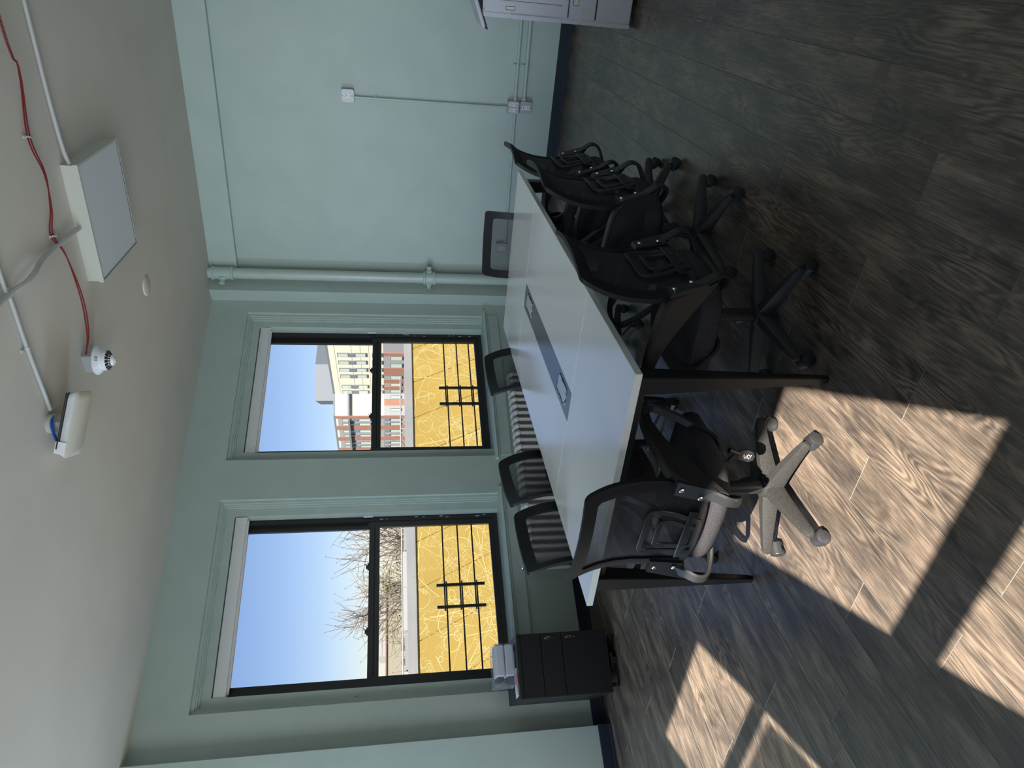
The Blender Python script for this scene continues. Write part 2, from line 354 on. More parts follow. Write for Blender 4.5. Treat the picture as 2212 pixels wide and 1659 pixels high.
# ------------------------------------------------------------------ windows
def ring(b, s0, s1, z0, z1, w, y0, y1, bottom=True):
    b.box(s0, s0+w, y0, y1, z0, z1); b.box(s1-w, s1, y0, y1, z0, z1); b.box(s0+w, s1-w, y0, y1, z1-w, z1)
    if bottom: b.box(s0+w, s1-w, y0, y1, z0, z0+w)
def window(n, s0, s1, guard_dz, gs):
    W = s1-s0; t = wthing('window_%d' % n, None, None, s0, 0, ZB, kind='structure'); H = ZT-ZB
    b = B(); ring(b, 0, W, 0, H, .022, .030, .30, False); ring(b, .022, W-.022, 0, H-.022, .012, .045, .30, False)
    ring(b, .034, W-.034, 0, H-.034, .012, .062, .30, False); ring(b, .046, W-.046, 0, H-.046, .066, .08, .30, False)
    obj('casing', b, 'trimpaint', t)
    b = B(); o = W-.112; zt = H-.112
    b.box(.112, o, .05, .3, -.02, .02); obj('inner_sill', b, 'trimpaint', t)
    # stool and apron
    b = B(); b.prism([(-.045, -.006), (-.038, .012), (-.02, .018), (.09, .018), (.09, -.012), (-.038, -.012)], -.04, W+.04, 'x'); obj('stool', b, 'trimpaint', t, smooth=True)
    b = B(); b.box(-.0, W, -.012, 0, -.115, -.012); b.prism([(-.02, -.012), (-.02, -.03), (-.012, -.04), (0, -.04), (0, -.012)], 0.0, W, 'x'); b.box(0, W, -.018, 0, -.135, -.115); obj('apron', b, 'trimpaint', t)
    fr = B(); ring(fr, .112, o, .02, zt, .038, .17, .27); obj('outer_frame', fr, 'framemetal', t)
    zr0, zr1 = 1.643-ZB, 1.728-ZB
    # upper sash (outer track)
    b = B(); ring(b, .150, o-.038, zr0+.01, zt-.038, .05, .222, .25); us = obj('upper_sash', b, 'framemetal', t)
    obj('glass_pane', B().box(.196, o-.084, .233, .238, zr0+.05, zt-.08), 'glass', us)
    # lower sash (inner track)
    b = B(); ring(b, .150, o-.038, .045, zr1, .05, .182, .212); b.box(.2, o-.088, .182, .212, zr1-.085, zr1-.04); b.box(.2, o-.088, .176, .182, zr1-.02, zr1-.008); ls = obj('lower_sash', b, 'framemetal', t)
    obj('glass_pane', B().box(.196, o-.084, .195, .2, .09, zr1-.08), 'glass', ls)
    b = B(); b.box(.1515, o-.0395, .213, .216, .05, .056); b.box(.1505, .1515, .215, .221, zr1, zt-.04); obj('track_liner', b, 'chrome', t)
    for fx in (.30, .70):
        b = B(); x = .15+(o-.188)*fx; b.box(x-.03, x+.03, .188, .21, zr1, zr1+.012, .003); b.box(x-.018, x+.016, .192, .206, zr1+.012, zr1+.024, .003); b.tube([(x+.014, .2, zr1+.02), (x+.022, .19, zr1+.036)], .003, 6)
        obj('sash_lock', b, 'framemetal', ls)
    for x in (.17, o-.06):
        obj('tilt_latch', B().box(x-.018, x+.018, .186, .208, zr1, zr1+.009, .002), 'framemetal', ls)
    obj('sensor', B().box(o-.014, o-.002, .13, .155, zr1-.03, zr1+.05, .003), 'white', t)
    for x, z in ((W-.06, 1.18), (.06, 1.18)):
        obj('screw_cap', B().lathe([(0, -.006), (.008, -.005), (.011, 0)], (x, .08, z), 'y', 12), 'trimpaint', t, smooth=True)
    # dried paint dribbles on the frame edge
    b = B(); rnd = random.Random(n)
    for k in range(9):
        z = rnd.uniform(.1, 1.0); x = o-.112*0-.005-rnd.uniform(0, .02); b.box(x-.004, x+.002, .168, .171, z, z+rnd.uniform(.01, .04))
    obj('paint_spatter', b, 'trimpaint', t, kind='stuff')
    # blind cassette
    lab = {1: 'white roller blind cassette at the head of the window beside the heating pipe', 2: 'white roller blind cassette at the head of the window above the black filing cabinet'}[n]
    r = wthing('roller_blind', lab, 'blind', s0+.112, .16, 2.69, group='roller blinds rolled up at the window heads')
    w_ = W-.224-.012
    b = B(); b.prism([(-.075, .012), (-.078, .03), (-.078, .085), (-.070, .098), (.0, .098), (.0, .012)], .006, w_, 'x'); obj('cassette', b, 'white', r, smooth=True)
    for x in (.002, w_): obj('end_cap', B().box(x, x+.005, -.079, .002, .006, .099, .002), 'white', r)
    obj('bottom_bar', B().box(.02, w_-.014, -.052, -.038, -.004, .014, .002), 'white', r)
    obj('blind_cloth', B().box(.02, w_-.014, -.047, -.043, .012, .03), 'white', r)
    # window guard
    lab = {1: 'black metal window guard across the lower sash near the pipe', 2: 'black metal window guard across the lower sash above the cabinet'}[n]
    g = wthing('window_guard', lab, 'guard', s0+.15, .262, .75+guard_dz, group='black window guards')
    a, c = gs[0]-(s0+.15), gs[1]-(s0+.15); w_ = o-.15-.038
    for k, z in enumerate((.0, .125, .255)):
        obj('bar', B().box(.0, c+.03, .0, .01, z-.006, z+.006), 'framemetal', g); obj('bar', B().box(a-.03, w_, .0, .01, z+.009, z+.021), 'framemetal', g)
    for x in (a, c): obj('strap', B().box(x-.011, x+.011, -.005, .016, -.065, .335), 'framemetal', g)
window(1, *W1, 0, (-1.17, -.985)); window(2, *W2, .095, (-3.125, -2.945))
# ------------------------------------------------------------------ heating pipe riser in the corner
t = thing('heating_pipe', 'thick pale green vertical heating pipe with a tee fitting in the room corner', 'pipe', (6.48, 2.75, 0))
obj('riser', B().tube([(0, 0, z) for z in (0, .3, 1.0, 2.0, 3.0, 3.25)], .052, 24), 'trimpaint', t, smooth=True)
def fitting(z, h, knobs, nm):
    b = B(); b.lathe([(.056, -h/2), (.068, -h/2+.003), (.068, -h/2+.018), (.060, -h/2+.024), (.060, h/2-.024), (.068, h/2-.018), (.068, h/2-.003), (.056, h/2)], (0, 0, z))
    f = obj(nm, b, 'trimpaint', t, smooth=True)
    for d in knobs:
        b = B(); ax = (Vector((0, 0, 1)), Vector(d).cross(Vector((0, 0, 1))), Vector(d))
        b.lathe([(.034, .045), (.036, .07), (.024, .078), (.022, .10), (.028, .104), (.028, .112), (.018, .114)], (0, 0, z), ax, 8); obj('plug', b, 'trimpaint', f)
fitting(1.175, .12, ((-.42, .9, 0), (.3, -.95, 0)), 'tee_fitting'); fitting(3.12, .2, ((-.8, .6, 0),), 'top_fitting')
# ------------------------------------------------------------------ radiator
t = wthing('radiator', 'long white column radiator along the window wall behind the chairs', 'radiator', -2.92, -.15, 0)
def rad_mesh():
    b = B()
    for y in (-.055, 0, .055):
        b.band(smooth_path([(0, y, .09), (0, y, .15), (0, y, .40), (0, y, .455)], 3), (1, 0, 0), [.040]*2+[.036]*8, .036, rnd=.55)
    for z in (.115, .44): b.band([(0, y, z+(.012 if abs(y) < .04 and z > .3 else 0)) for y in (-.075, -.06, -.03, 0, .03, .06, .075)], (0, 0, 1), [.03, .05, .056, .058, .056, .05, .03], [.02, .05, .056, .056, .056, .05, .02], rnd=.5)
    b.band([(0, y, .47) for y in (-.05, -.02, .02, .05)], (0, 0, 1), [.012, .03, .03, .012], [.03, .044, .044, .03], rnd=.5)
    return b
first = obj('section', rad_mesh(), 'rad', t, smooth=True); first.location.x = .035
for k in range(1, 26):
    o = first.copy(); COL.objects.link(o); o.parent = t; o.location.x = .035+k*.0695
for x in (.05, 1.75):
    for y in (-.06, .06): obj('foot', B().box(x-.02, x+.02, y-.02, y+.02, 0, .1, .006), 'rad', t)
b = B(); b.tube([(0, 0, .44), (-.05, 0, .44), (-.06, 0, .42), (-.06, 0, 0)], .014, 12); obj('supply_pipe', b, 'rad', t, smooth=True)
vk = obj('valve_knob', B().lathe([(.006, -.03), (.01, -.022), (.011, -.01), (.022, -.006), (.024, .006), (.02, .014), (.0, .016)], (-.03, .06, .51)), 'chrome', t, smooth=True, label='chrome valve knob')
# ------------------------------------------------------------------ conference table
TX0, TX1, TY0, TY1, TZ = 1.89, 4.43, 1.127, 2.245, .75
t = thing('conference_table', 'long white laminate conference table with tapered black legs', 'table', ((TX0+TX1)/2, (TY0+TY1)/2, 0))
cx, cy = (TX0+TX1)/2, (TY0+TY1)/2
IX0, IX1, IY0, IY1 = 2.558, 3.806, 1.628, 1.779
def tb(x0, x1, y0, y1, z0, z1, bev=0, b=None): return (b or B()).box(x0-cx, x1-cx, y0-cy, y1-cy, z0, z1, bev)
g = .0007
for x0, x1, y0, y1 in ((TX0, IX0, TY0, TY1), (IX0+g*2, IX1, TY0, IY0), (IX0+g*2, IX1, IY1, TY1), (IX1+g*2, TX1, TY0, TY1)):
    p = obj('top_panel', tb(x0, x1, y0, y1, TZ-.025, TZ, .0012), 'laminate', t)
b = B(); e = .0012
tb(TX0-e, TX0, TY0, TY1, TZ-.025, TZ-.0008, b=b); tb(TX1, TX1+e, TY0, TY1, TZ-.025, TZ-.0008, b=b); tb(TX0, TX1, TY0-e, TY0, TZ-.025, TZ-.0008, b=b); tb(TX0, TX1, TY1, TY1+e, TZ-.025, TZ-.0008, b=b)
obj('edge_banding', b, 'edge', t)
obj('inlay_strip', tb(IX0+.003, IX1-.001, IY0+.0015, IY1-.0015, TZ-.024, TZ-.0004), 'inlay', t, label='dark grey inlaid centre strip')
for px in (2.725, 3.647):
    b = tb(px-.083, px+.083, 1.658, 1.745, TZ-.01, TZ+.0012, .001); po = obj('power_port', b, 'portmetal', t, label='silver flap power port')
    b = B(); pts = [(px-.085, 1.690), (px-.085, 1.655), (px+.060, 1.655), (px+.086, 1.675), (px+.086, 1.695)]
    b.band([(x-cx, y-cy, TZ+.0016) for x, y in pts], (0, 0, 1), .0012, .004)
    pts = [(px+.086, 1.705), (px+.086, 1.748), (px-.060, 1.748), (px-.086, 1.725), (px-.086, 1.708)]
    b.band([(x-cx, y-cy, TZ+.0016) for x, y in pts], (0, 0, 1), .0012, .004)
    b.box(px-.02-cx, px+.02-cx, 1.655-cy, 1.661-cy, TZ+.001, TZ+.0022); b.box(px-.02-cx, px+.02-cx, 1.742-cy, 1.748-cy, TZ+.001, TZ+.0022)
    obj('flap_gap', b, 'hole', po)
def tleg(x, y, sx, sy):
    b = B(); o0 = (0, 0); zt = TZ-.027
    def rg(w, z): return [b.v((x-cx+sx*a, y-cy+sy*c, z)) for a, c in ((0, 0), (w, 0), (w, w), (0, w))]
    r1 = rg(.072, zt); r2 = rg(.070, zt-.06); r3 = rg(.026, .012); r4 = rg(.022, 0)
    b.f(r1); b.f(r4[::-1])
    for p, q in ((r1, r2), (r2, r3), (r3, r4)):
        for k in range(4): b.f([p[k], p[(k+1) % 4], q[(k+1) % 4], q[k]])
    bmesh.ops.bevel(b.bm, geom=[e for e in b.bm.edges], offset=.003, segments=2, affect='EDGES')
    return b
for x, sx in ((1.93, 1), (4.39, -1)):
    for y, sy in ((1.165, 1), (2.207, -1)): obj('leg', tleg(x, y, sx, sy), 'tableleg', t)
for x in (3.15,):
    for y, sy in ((1.30, 1), (2.07, -1)): obj('leg', tleg(x, y, 1, sy), 'tableleg', t)
b = B()
for y in (1.225, 2.118): tb(1.99, 4.33, y, y+.03, TZ-.075, TZ-.026, b=b)
for x in (1.95, 3.16, 4.34): tb(x, x+.03, 1.23, 2.14, TZ-.075, TZ-.026, b=b)
obj('under_frame', b, 'tableleg', t)
# ------------------------------------------------------------------ task chair
def prof(z):
    P = ((.44, -.200), (.50, -.188), (.578, -.168), (.66, -.160), (.74, -.165), (.80, -.178), (.86, -.200), (.92, -.232), (.96, -.258))
    if z <= P[0][0]: return P[0][1]
    for (a, p), (c, q) in zip(P, P[1:]):
        if z <= c: k = (z-a)/(c-a); return p+(q-p)*k
    return P[-1][1]
def hwid(z): return .185+.038*min(1, max(0, (z-.45)/.17))-.004*max(0, (z-.85)/.08)
def bs(x, z, off=0): return (x, prof(z)-.034*(1-min(1, (x/hwid(z))**2))+off, z)
ZTOP = .925
def make_chair():
    t = thing('office_chair', '', 'chair', group='black mesh task chairs around the conference table')
    # star base
    b = B(); b.lathe([(.0, .055), (.040, .055), (.048, .07), (.046, .10), (.038, .126), (.030, .130), (.0, .130)], seg=20)
    for k in range(5):
        R = Matrix.Rotation(2*PI*k/5, 4, 'Z'); b.T = R
        sec = []
        for r, wdt, zb, ztp in ((.02, .078, .062, .122), (.10, .062, .062, .112), (.19, .048, .060, .098), (.255, .040, .056, .088), (.275, .034, .055, .082), (.285, .018, .058, .074)):
            h = wdt/2; sec.append([b.v(p) for p in ((r, -h, zb), (r, -h, zb+(ztp-zb)*.45), (r, -h*.45, ztp), (r, h*.45, ztp), (r, h, zb+(ztp-zb)*.45), (r, h, zb))])
        for p, q in zip(sec, sec[1:]):
            for i in range(6): b.f([p[i], p[(i+1) % 6], q[(i+1) % 6], q[i]])
        b.f(sec[-1])
    b.T = Matrix(); base = obj('base', b, 'nylon', t, smooth=True)
    # casters
    rc = random.Random(4)
    for k in range(5):
        a = 2*PI*k/5; c = Vector((math.cos(a)*.272, math.sin(a)*.272, 0)); sw = a+(.5, 2.3, -.7, 1.4, 2.9)[k]
        T = Matrix.Translation(c) @ Matrix.Rotation(sw, 4, 'Z')
        b = B(T); b.tube([(0, 0, .075), (0, 0, .040)], .006, 8)
        hood = [(.014+.030*math.cos(x), .027+.030*math.sin(x)) for x in [PI*i/8-.1 for i in range(9)]]
        b.prism(hood, -.0225, .0225, 'y')
        cs = obj('caster', b, 'caster', t, smooth=True)
        for s in (-1, 1):
            b = B(T); b.lathe([(0, s*.008), (.024, s*.008), (.0265, s*.010), (.027, s*.020), (.025, s*.0245), (.020, s*.027), (0, s*.028)] if s > 0 else [(0, -.008), (.024, -.008), (.0265, -.010), (.027, -.020), (.025, -.0245), (.020, -.027), (0, -.028)], (.014, 0, .027), 'y', 20)
            obj('wheel', b, 'caster', cs, smooth=True)
    # gas lift
    g = obj('gas_lift', B().lathe([(.0, .10), (.030, .10), (.030, .125), (.0265, .128), (.0265, .285), (.024, .290), (.0, .290)], seg=24), 'black', t, smooth=True)
    obj('piston', B().lathe([(.0, .288), (.014, .288), (.014, .335), (.0, .335)], seg=16), 'chrome', g, smooth=True)
    b = B(); b.box(-.075, .075, -.10, .12, .330, .362, .008); b.lathe([(.0, .315), (.035, .315), (.04, .333), (.0, .335)]); obj('tilt_mechanism', b, 'black', t)
    # lever
    b = B(); b.tube(smooth_path([(.06, .0, .350), (.10, .0, .346), (.125, .004, .325), (.150, .01, .285)], 3), .0042, 8)
    lv = obj('lever', b, 'black', t, smooth=True)
    L = Matrix.Translation((.170, .01, .268)) @ Matrix.Scale(1.25, 4) @ Matrix.Rotation(math.radians(20), 4, 'Z') @ Matrix.Rotation(math.radians(28), 4, 'Y')
    b = B(L); b.tube([(-.004, 0, .035), (0, 0, .0)], .0085, 10)
    pd = [(-.035, .012), (-.030, .020), (-.004, .012), (.010, .004), (.024, -.018), (.026, -.036), (.017, -.050), (.004, -.052), (-.008, -.040), (-.012, -.018), (-.016, -.002)]
    b.prism(pd, -.0035, .0035, 'y'); obj('paddle', b, 'black', lv, smooth=True)
    b = B(L)
    for x, z, a in ((.002, -.018, 40), (.008, -.026, -30), (.004, -.032, 60), (.010, -.038, 10), (.0, -.026, -60), (.012, -.032, 80)):
        dx, dz = .006*math.cos(math.radians(a)), .006*math.sin(math.radians(a)); b.band([(x-dx, -.0038, z-dz), (x, -.0038, z+.001), (x+dx, -.0038, z+dz)], (0, 1, 0), .0006, .0015)
    obj('printed_mark', b, 'rad', lv)
    # seat
    def se(hx, hy, z, cyy, n=40):
        o = []
        for i in range(n):
            a = 2*PI*i/n; c, s = math.cos(a), math.sin(a); p = 2/3.4
            x = hx*math.copysign(abs(c)**p, c); y = hy*math.copysign(abs(s)**p, s)
            yy = y+cyy; o.append((x*(1-.06*max(0, -yy/.25)), yy, z-.030*max(0, (yy-.08)/.18)**2 + .010*(x/.24)**2*(1 if z > .44 else 0)))
        return o
    b = B(); lo = None
    for hx, hy, z in ((.19, .19, .372), (.222, .222, .374), (.238, .240, .388), (.243, .246, .410), (.240, .244, .432), (.228, .232, .449), (.19, .19, .459), (.11, .11, .461)):
        r = [b.v(p) for p in se(hx, hy, z, .022)]
        if lo: [b.f([lo[i], lo[(i+1) % 40], r[(i+1) % 40], r[i]]) for i in range(40)]
        else: b.f(r[::-1])
        lo = r
    b.f(lo); obj('seat', b, 'fabric', t, smooth=True)
    b = B(); lo = None
    for hx, hy, z in ((.15, .16, .358), (.20, .205, .362), (.222, .222, .376), (.20, .20, .380)):
        r = [b.v(p) for p in se(hx, hy, z, .022)]
        if lo: [b.f([lo[i], lo[(i+1) % 40], r[(i+1) % 40], r[i]]) for i in range(40)]
        else: b.f(r[::-1])
        lo = r
    b.f(lo); obj('seat_pan', b, 'black', t, smooth=True)
    # back frame: outer and inner outline on the curved back surface
    def outline(inset, top, rad, zb):
        pts = []; n = 14
        for i in range(n+1): z = zb+(top-rad-zb)*i/n; pts.append((hwid(z)-inset, z))
        for i in range(1, 7): a = PI/2*i/6; pts.append((hwid(top)-inset-rad+rad*math.cos(a), top-rad+rad*math.sin(a)))
        m = 8; x0 = pts[-1][0]
        for i in range(1, m): pts.append((x0-2*x0*i/m, top))
        return pts+[(-x, z) for x, z in pts[:n+7][::-1]]
    O = outline(0, ZTOP, .020, .475); I = outline(.047, ZTOP-.054, .016, .475)
    b = B(); rings = []
    for (xo, zo), (xi, zi) in zip(O, I):
        po, pi_ = Vector(bs(xo, zo)), Vector(bs(xi, zi)); fl_ = .010 if zo > .8 else 0
        rings.append([b.v(po+Vector((0, .009, 0))), b.v(po+Vector((0, -.008, 0))), b.v(pi_*.5+po*.5+Vector((0, -.012, 0))), b.v(pi_+Vector((0, -.007, 0))), b.v(pi_+Vector((0, .006, 0)))])
    for p, q in zip(rings, rings[1:]):
        for i in range(5): b.f([p[i], p[(i+1) % 5], q[(i+1) % 5], q[i]])
    b.f(rings[0]); b.f(rings[-1][::-1])
    fr = obj('back_frame', b, 'frame', t, smooth=True)
    # curved crossbar
    b = B(); pts = [bs(x*.205, .484, .004) for x in [-1+2*i/16 for i in range(17)]]
    b.band([(p[0], p[1]-.004, p[2]) for p in pts], (0, .25, 1), [.032]*3+[.037]*11+[.032]*3, .020, rnd=.5); obj('crossbar', b, 'black', fr, smooth=True)
    # mesh
    bm = bmesh.new(); uvl = bm.loops.layers.uv.new('UVMap'); nx, nz = 14, 18; gr = []
    for j in range(nz+1):
        z = .488+(ZTOP-.03-.488)*j/nz; h = hwid(z)-.02
        gr.append([bm.verts.new(bs(h*(-1+2*i/nx), z, .002)) for i in range(nx+1)])
    for j in range(nz):
        for i in range(nx):
            f = bm.faces.new((gr[j][i], gr[j][i+1], gr[j+1][i+1], gr[j+1][i])); f.smooth = True
            for l, (a, c) in zip(f.loops, ((i, j), (i+1, j), (i+1, j+1), (i, j+1))):
                u, v_ = .2*(-1+2*a/nx), .42*c/nz; l[uvl].uv = ((u+v_)*.7071, (v_-u)*.7071)
    me = bpy.data.meshes.new('back_mesh'); bm.to_mesh(me); bm.free(); me.materials.append(M['mesh'])
    obj('back_mesh', None, None, parent=t, mesh=me, label='see-through black mesh')
    # lumbar support plates with open slots
    b = B()
    def plate(path, wd, off=-.014, th=.009):
        p3 = [Vector(bs(x, z, off)) for x, z in smooth_path2(path)]; n = len(p3); W = []
        b.band(p3, [(Vector((0, -1, 0)).cross((p3[min(i+1, n-1)]-p3[max(i-1, 0)]).normalized())) for i in range(n)], wd, th, rnd=.4)
    def smooth_path2(path): return [(v.x, v.y) for v in smooth_path([(x, z, 0) for x, z in path], 5)]
    plate([(-.078, .485), (-.088, .54), (-.100, .60), (-.102, .645), (-.085, .664), (-.04, .668), (.04, .668), (.085, .664), (.102, .645), (.100, .60), (.088, .54), (.078, .485)], .022)
    plate([(-.045, .50), (-.052, .54), (-.060, .585), (-.056, .610), (-.04, .620), (.04, .620), (.056, .610), (.060, .585), (.052, .54), (.045, .50)], .020)
    plate([(-.12, .512), (-.06, .518), (0, .520), (.06, .518), (.12, .512)], .036)
    obj('lumbar_support', b, 'black', t, smooth=True)
    # arms
    for s in (-1, 1):
        path = smooth_path([(s*.09, -.15, .366), (s*.16, -.215, .370), (s*.197, -.255, .388), (s*.206, -.262, .425), (s*.206, -.232, .470), (s*.209, -.203, .520), (s*.215, -.175, .580), (s*.228, -.125, .612), (s*.236, -.04, .626), (s*.244, .06, .636), (s*.246, .13, .630), (s*.246, .180, .602), (s*.246, .190, .568), (s*.244, .155, .510), (s*.242, .110, .458), (s*.236, .06, .405), (s*.225, .022, .370), (s*.17, .005, .362), (s*.10, .0, .358)], 4)
        n = len(path); W = []
        for i in range(n):
            k = i/(n-1); W.append(.040+.014*math.exp(-((k-.30)/.12)**2)+.006*math.exp(-((k-.58)/.1)**2))
        b = B(); b.band(path, [(1, .0, 0)]*n if True else 0, W, .015, rnd=.55)
        # broad outer gusset sweeping down from the pad to the rear loop
        up = smooth_path([(s*.236, -.175, .580), (s*.243, -.11, .612), (s*.252, -.03, .626), (s*.262, .05, .636), (s*.268, .12, .630)], 4)
        lw = smooth_path([(s*.228, -.245, .430), (s*.232, -.175, .470), (s*.242, -.10, .520), (s*.256, .0, .580), (s*.268, .105, .615)], 4)
        A = [(b.v(p+Vector((s*.003, 0, 0))), b.v(q+Vector((s*.003, 0, 0))), b.v(q-Vector((s*.007, 0, 0))), b.v(p-Vector((s*.007, 0, 0)))) for p, q in zip(up, lw)]
        for p, q in zip(A, A[1:]):
            for i in range(4): b.f([p[i], p[(i+1) % 4], q[(i+1) % 4], q[i]])
        b.f(A[0][::-1]); b.f(A[-1])
        # bolt plate behind the back frame
        pl = [Vector(p) for p in ((s*.165, -.205, .478), (s*.235, -.222, .470), (s*.240, -.180, .600), (s*.178, -.180, .600))]
        q0 = [b.v(p) for p in pl]; q1 = [b.v(p+Vector((0, -.016, -.004))) for p in pl]
        b.f(q0); b.f(q1[::-1]); [b.f([q0[i], q0[(i+1) % 4], q1[(i+1) % 4], q1[i]]) for i in range(4)]
        arm = obj('armrest', b, 'black', t, smooth=True)
        for x, y, z in ((.186, -.222, .511), (.206, -.203, .577)):
            b = B(); b.lathe([(.0, 0), (.0095, 0), (.0095, -.003), (.006, -.006), (.0, -.0055)], (s*x, y+.002, z), 'y', 12); obj('bolt', b, 'chrome', arm, smooth=True, label='silver bolt')
    return t
proto = make_chair()
def place(o, x, y, facing, base_rot, label, sx=1):
    o.location = (x, y, 0); o.rotation_euler = (0, 0, math.radians(facing-90)); o.scale = (sx, 1, 1); o['label'] = label
    for ch in o.children:
        n = ch.name.split('.')[0]
        if n in ('base', 'caster'):
            ch.rotation_euler = (0, 0, math.radians(base_rot-(facing-90)))
chairs = [
 (1.927, 1.659, -6.2, 37, 'black mesh office chair at the table end nearest the camera, base in sunlight', 1),
 (2.333, 1.112, 88, 27, 'black mesh office chair beside the tapered table leg, away from the windows', 1),
 (3.046, 1.021, 90.7, 18, 'black mesh office chair, middle of the three on the side away from the windows', 1),
 (3.780, 1.104, 90.5, 27, 'black mesh office chair nearest the outlet wall on the side away from the windows', 1),
 (4.285, 1.62, 187.3, 10, 'black mesh office chair at the far table end, wall outlet showing through its mesh', 1),
 (3.86, 2.09, 265.7, 20, 'black mesh office chair on the window side, pushed in nearest the heating pipe', 1),
 (3.02, 2.26, 280.2, 50, 'black mesh office chair in the middle of the window side, in front of the radiator', 1.12),
 (2.46, 2.19, 274, 0, 'black mesh office chair on the window side nearest the filing cabinet', 1)]
for i, c in enumerate(chairs):
    o = proto if i == 0 else copy_tree(proto)
    place(o, *c)
# ------------------------------------------------------------------ filing cabinet with things on top
ang = math.atan2(-.49, .872); t = thing('filing_cabinet', 'black three-drawer mobile filing cabinet under the window', 'cabinet', (2.755, 4.150, 0), ang)
Wc, Dc = .410, .53
b = B(); b.box(0, Wc, .004, Dc, .06, .70, .002); obj('body', b, 'cabinet', t)
obj('top_panel', B().box(-.001, Wc+.001, -.001, Dc, .678, .702, .0015), 'cabinet', t)
for k, (z0, z1) in enumerate(((.538, .674), (.390, .534), (.066, .386))):
    dr = obj('drawer', B().box(.003, Wc-.003, -.014, .004, z0, z1, .0015), 'cabinet', t)
    if k:
        zc = z1-.032
        lo = obj('lock', B().lathe([(.0, 0), (.0085, 0), (.0085, -.004), (.0, -.005)], (Wc-.038, -.014, zc), 'y', 14), 'chrome', dr, smooth=True, label='chrome lock with key')
        b = B(); b.tube([(Wc-.038+.009*math.cos(a), -.022, zc-.02+.011*math.sin(a)) for a in [2*PI*i/12 for i in range(13)]], .0011, 6); b.box(Wc-.040, Wc-.036, -.020, -.017, zc-.062, zc-.040); obj('key', b, 'chrome', dr)
obj('side_slot', B().box(-.0012, 0, .05, .10, .60, .604), 'hole', t)
for x in (.05, Wc-.05):
    for y in (.04, Dc-.05):
        b = B(); b.box(x-.014, x+.014, y-.012, y+.012, .045, .06); b.lathe([(0, -.016), (.021, -.014), (.022, -.005), (.022, .005), (.021, .014), (0, .016)], (x, y, .022), 'x', 16); obj('caster', b, 'caster', t, smooth=True)
b = B(); b.box(Wc/2-.05, Wc/2+.05, .005, .03, .035, .05); b.lathe([(0, -.014), (.021, -.012), (.022, .012), (0, .014)], (Wc/2, .02, .022), 'y', 16); obj('caster', b, 'caster', t, smooth=True)
CA = Matrix.Translation((2.755, 4.150, 0)) @ Matrix.Rotation(ang, 4, 'Z')
def on_cab(x, y): return CA @ Vector((x, y, .702))
t = thing('bagged_boxes', 'clear plastic bag holding two stacked white boxes with black ends, on the cabinet top', 'bag', on_cab(.245, .2), ang)
for z in (.0, .068):
    bx_ = obj('box', B().box(-.085, .125, -.09, .08, z+.008, z+.068, .008), 'paper', t, smooth=True); obj('end_band', B().box(-.115, -.084, -.08, .07, z+.014, z+.062, .006), 'hole', t)
b = B(); bmx = bmesh.new(); bmesh.ops.create_icosphere(bmx, subdivisions=4, radius=1)
rr = random.Random(3)
from mathutils import noise as mn
for v in bmx.verts:
    p = v.co.copy(); q = Vector([math.copysign(abs(c)**.38, c) for c in p])
    m_ = max(abs(q.x), abs(q.y), abs(q.z)); q = q*(.55+.45/m_)
    n_ = mn.noise(p*3.1)*.011+mn.noise(p*9)*.005
    v.co = Vector((q.x*.138-.005, q.y*.102-.005, q.z*.076+.077))+p*n_
    if v.co.x < -.12: v.co.z += mn.noise(p*5)*.02; v.co.x -= .012
    v.co.z = max(v.co.z, .001)
b.add(bmx); obj('plastic_wrap', b, 'bag', t, smooth=True)
t = thing('leaflet', 'red and white printed leaflet in a clear sleeve lying on the filing cabinet', 'leaflet', on_cab(.10, .13), ang+.12)
obj('sheet', B().box(-.075, .10, -.055, .055, 0, .003), 'paper', t)
b = B(); b.prism([(-.072, -.053), (.09, -.053), (.06, -.03), (.0, -.022), (-.03, -.036), (-.072, -.03)], .003, .0036); obj('red_print', b, 'redprint', t)
b = B()
for k in range(5): b.tube([(-.03+.012*k+.010*math.cos(a), .0+.012*math.sin(a), .0038) for a in [PI*i/5 for i in range(7)]], .0008, 4)
obj('drawing', b, 'hole', t)
# ------------------------------------------------------------------ printer at the frame's edge
t = thing('copier', 'large white office copier standing by the outlet wall', 'printer', (4.86, .30, 0))
def pbx(b, y0, y1, z0, z1, x0=-.004, x1=.02, bev=.003): return b.box(x0, x1, y0, y1, z0, z1, bev)
b = B(); b.box(.012, .62, -.62, -.002, .03, .985, .01); b.prism([(.012, -.002), (.0, -.012), (.0, -.04), (.02, -.04), (.02, -.002)], .06, .98, 'z'); obj('body', b, 'printer', t)
def zm(z): return .03+(z-.055)*1.027-(.02 if .2 < z < .6 else 0)
def pan(nm, y0, y1, z0, z1, par=t, m='printer', x0=-.004, bev=.003): return obj(nm, B().box(x0, .016, y0, y1, zm(z0), zm(z1), bev), m, par)
pan('rear_post', -.028, -.001, .06, .255); pan('rear_post', -.028, -.001, .260, .395); pan('rear_post', -.028, -.001, .4, .515); pan('rear_post', -.028, -.001, .52, .82, x0=-.010); pan('rear_post', -.030, -.001, .825, .98)
pan('cassette_panel', -.60, -.032, .065, .300); pan('lower_cover', -.165, -.034, .310, .475); pan('lower_cover', -.60, -.170, .310, .475)
pan('side_door', -.155, -.034, .483, .975); pan('side_door', -.60, -.100, .49, .90, x0=-.009)
pan('vent', -.155, -.105, .42, .455, m='alabel', x0=-.007); pan('meter_window', -.070, -.048, .79, .85, m='alabel', x0=-.007); pan('recess_handle', -.30, -.145, .36, .44, m='printer', x0=-.012)
